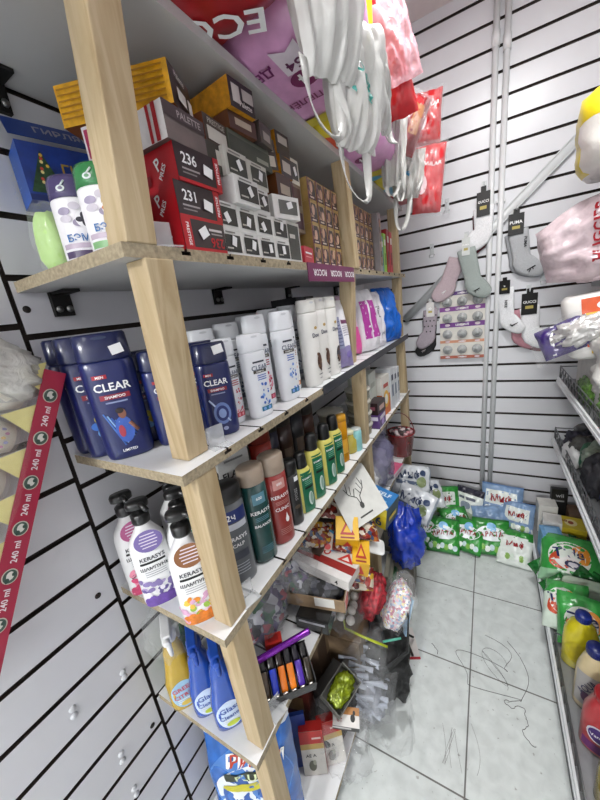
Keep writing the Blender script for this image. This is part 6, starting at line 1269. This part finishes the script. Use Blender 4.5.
carton('tea_box', 'yellow box with a round picture on the bottom rack shelf', 'box', (.405, 1.895, ZB), (.12, .11, .13), R(-4), M('d4bc2e', .35), {'+z': M('d8c238', .35)}, [('+z', 'ell', 0, 0, .22, .28, M('f0e4b0', .4)), ('+z', 'ell', 0, 0, .1, .13, M('9a4a2a', .4)), ('+z', 'text', 'чай', -.28, .1, .16, M('9a3a22', .4)), ('-y', 'rect', -.4, -.2, .4, .1, M('c8a824', .35)), ('-y', 'ell', 0, -.1, .12, .16, M('8a3a20', .4))])
carton('carton', 'pale grey carton between the yellow box and the green powder bag', 'carton', (.375, 1.80, ZB), (.05, .07, .10), 0, M('c4c8c4', .5), {}, [('+z', 'rect', -.3, -.3, .3, .3, M('aab0aa', .5))])
gb = M('3fa24a', .25, var=.2, scale=14, coat=.4)
def tide(b, sf, w, h):
    b.ell(sf, 0, 0, w*.34, h*.30, M('dfe6dc', .4), .001, 28); b.ell(sf, w*.16, h*.06, w*.16, h*.2, M('e0902a', .35), .0016); b.ell(sf, -w*.14, -h*.1, w*.18, h*.16, M('c84a28', .35), .0018); b.ell(sf, 0, 0, w*.26, h*.24, M('e8e4e0', .35), .0022)
    b.text(sf, 'Tide', -w*.02, h*.08, h*.19, M('1c2a5e', .35), .0034, .12); b.ell(sf, w*.06, -h*.12, w*.12, h*.07, M('1c2250', .35), .003); b.ell(sf, w*.06, -h*.12, w*.08, h*.035, M('d8d4dc', .35), .0036)
t = T('washing_powder', 'large green washing powder bag with an orange and white emblem on the bottom rack shelf', 'washing powder', (.365, 1.645, ZB), (0, 0, 0)); pillow('bag', .23, .24, .10, lambda u, v, s: M('9ac8a0', .3, coat=.3) if v < -.55 else gb, 440, .14, 26, 24, tide, t, (0, 0, .085), (R(34), R(-6), R(-14)))
t = T('washing_powder', 'green and white washing powder bag with an emblem lying by the rack edge', 'washing powder', (.305, 1.375, ZB), 0); pillow('bag', .15, .20, .07, lambda u, v, s: gb if v > .3 else M('cfdccf', .3, coat=.3), 441, .18, 24, 20, tide, t, (0, 0, .075), (R(30), R(-18), R(-20)))
t = T('washing_powder', 'green powder bag with a dark emblem behind the yellow bottle', 'washing powder', (.345, 1.285, ZB), 0); pillow('bag', .16, .19, .08, lambda u, v, s: gb, 442, .16, 24, 20, tide, t, (0, 0, .10), (R(50), R(-6), R(-10)))
t = T('soap_pack', 'milky pale green wrapped soap block on the bottom rack shelf', 'soap', (.395, 1.480, ZB+.055), (R(18), R(-4), R(-8))); b = B(); shell(b, [(0, .078, .045), (.004, .082, .05), (.045, .082, .05), (.049, .078, .046)], 5, M('c2d4bc', .3, coat=.3, var=.06), 36); b.build('soap', t); b = B(); b.box(-.083, .083, -.0515, .0515, .010, .022, M('86b088', .35)); b.build('wrapper_band', t)
carton('carton', 'green carton under the pale soap block', 'carton', (.405, 1.485, ZB), (.14, .09, .05), R(-8), M('3a8a48', .4), {}, [('-y', 'rect', -.3, -.3, .3, .3, M('c8d8c8', .4))])
for k, (x, y, z, rx, ry, rz, lb) in enumerate(((.42, 1.745, .135, 30, 30, 20, 'dark green leafy foil pack by the yellow box'), (.30, 1.50, .075, 40, -25, 30, 'dark green foil pack squeezed below the large powder bag'), (.42, 1.56, .11, 30, 20, -20, 'dark green foil pack at the right of the large powder bag'), (.345, 1.42, .11, 45, 10, 40, 'glossy green foil pack in front of the soap block'), (.27, 1.64, .05, 50, -40, 15, 'small green and blue pack at the rack edge beside the large powder bag'))):
    t = T('foil_pack', lb, 'foil pack', (x, y, ZB), R(rz)); pillow('wrapper', .11, .09, .04, lambda u, v, s: M('1f6a2c', .25, coat=.4, var=.3), 450+k, .3, 18, 14, None, t, (0, 0, z-.03), (R(rx), R(ry), 0))
def jug(lab, x, y, rz, body, cap, lbl, h, w, d, rings=None, band=None, capr=.021, cat='bottle'):
    t = T('cleaner_bottle', lab, cat, (x, y, ZB), R(rz)); hw, hd = w/2, d/2
    rg = [(0, hw*.88, hd*.88), (.006, hw, hd), (h*.45, hw, hd), (h*.62, hw*.97, hd), (h*.78, hw*.72, hd*.8), (h*.86, capr*1.0, capr*1.0), (h*.9, capr*.9, capr*.9)]
    b = B(); shell(b, rg, 2.5, body); b.build('body', t)
    b = B(); b.lathe([(capr*.98, h*.875), (capr*1.06, h*.89), (capr*1.06, h*.985), (capr*.95, h), (0, h*1.002)], cap, 26, cap=False)
    for k in range(18): a = 2*PI*k/18; b.box(capr*1.05, capr*1.10, -.0012, .0012, h*.895, h*.97, cap, None, Matrix.Rotation(a, 4, 'Z'))
    b.build('cap', t); sf = ringsurf(rg, 2.5); b = B(); lbl(b, sf, h, hw); b.build('label', t); return t
jug('yellow liquid bottle with a deep blue cap at the edge of the bottom rack shelf', .318, 1.195, -15, M('cfc11f', .25, coat=.4, var=.04), M('1c2c78', .3), lambda b, sf, h, w: [b.ell(sf, -w*.1, h*.35, w*.7, h*.2, M('c4b41c', .35), .0006)], .235, .10, .075)
jug('cream bottle with a dark blue cap and silver label in the bottom rack', .322, 1.055, -25, M('cdbb92', .3, coat=.3), M('1a2464', .3), lambda b, sf, h, w: [b.grid(sf, -w*.8, h*.1, w*.6, h*.62, M('a9a6a4', .35), .0006, 10, 6), b.text(sf, 'AQUA', -w*.1, h*.42, h*.08, M('3a3a5a', .4), .0014, PI/2*.7), b.ell(sf, -w*.1, h*.25, w*.3, h*.08, M('5a3a5a', .4), .001)], .255, .085, .07, capr=.023)
jug('cream bottle with a green cap behind the dark blue capped one', .415, 1.075, 0, M('cdc59a', .3, coat=.3), M('1f5a34', .3), lambda b, sf, h, w: [b.grid(sf, -w*.7, h*.15, w*.7, h*.55, M('b8b48a', .4), .0006, 8, 6)], .275, .085, .07, capr=.024)
jug('red bottle with a purple oval label in the near part of the bottom rack', .325, .935, -20, M('ad2a30', .28, coat=.4, var=.05), M('9a2026', .3), lambda b, sf, h, w: [b.grid(sf, -w*.8, h*.06, w*.8, h*.2, M('6a2a6a', .35), .0006, 10, 3), b.ell(sf, -w*.1, h*.38, w*.55, h*.14, M('d8d4dc', .4), .0012), b.ell(sf, -w*.1, h*.38, w*.47, h*.115, M('4a2a78', .35), .0018), b.text(sf, 'Vanish', -w*.1, h*.38, h*.06, INKW(), .0026, .2, maxw=w*.8)], .225, .10, .075, capr=.028)
jug('amber oil bottle with a yellow cap at the near end of the bottom rack', .325, .80, -20, M('8a7a2a', .2, alpha=.9, coat=.4), M('d8c42a', .3), lambda b, sf, h, w: [b.ell(sf, 0, h*.35, w*.6, h*.18, M('6a5a24', .4), .0008)], .20, .085, .07)
for k, (y, c, lb) in enumerate(((1.19, '8a5a3a', 'brown jar behind the yellow liquid bottle'), (.94, '5a7a3a', 'olive bottle behind the red bottle'), (.80, 'c8c4b8', 'pale bottle behind the amber oil bottle'))):
    jug(lb, .44, y, 0, M(c, .3, coat=.3), M('2a2a2a', .4), lambda b, sf, h, w: [b.grid(sf, -w*.7, h*.2, w*.7, h*.5, M('b8b0a0', .4), .0006, 8, 4)], .22, .085, .07)
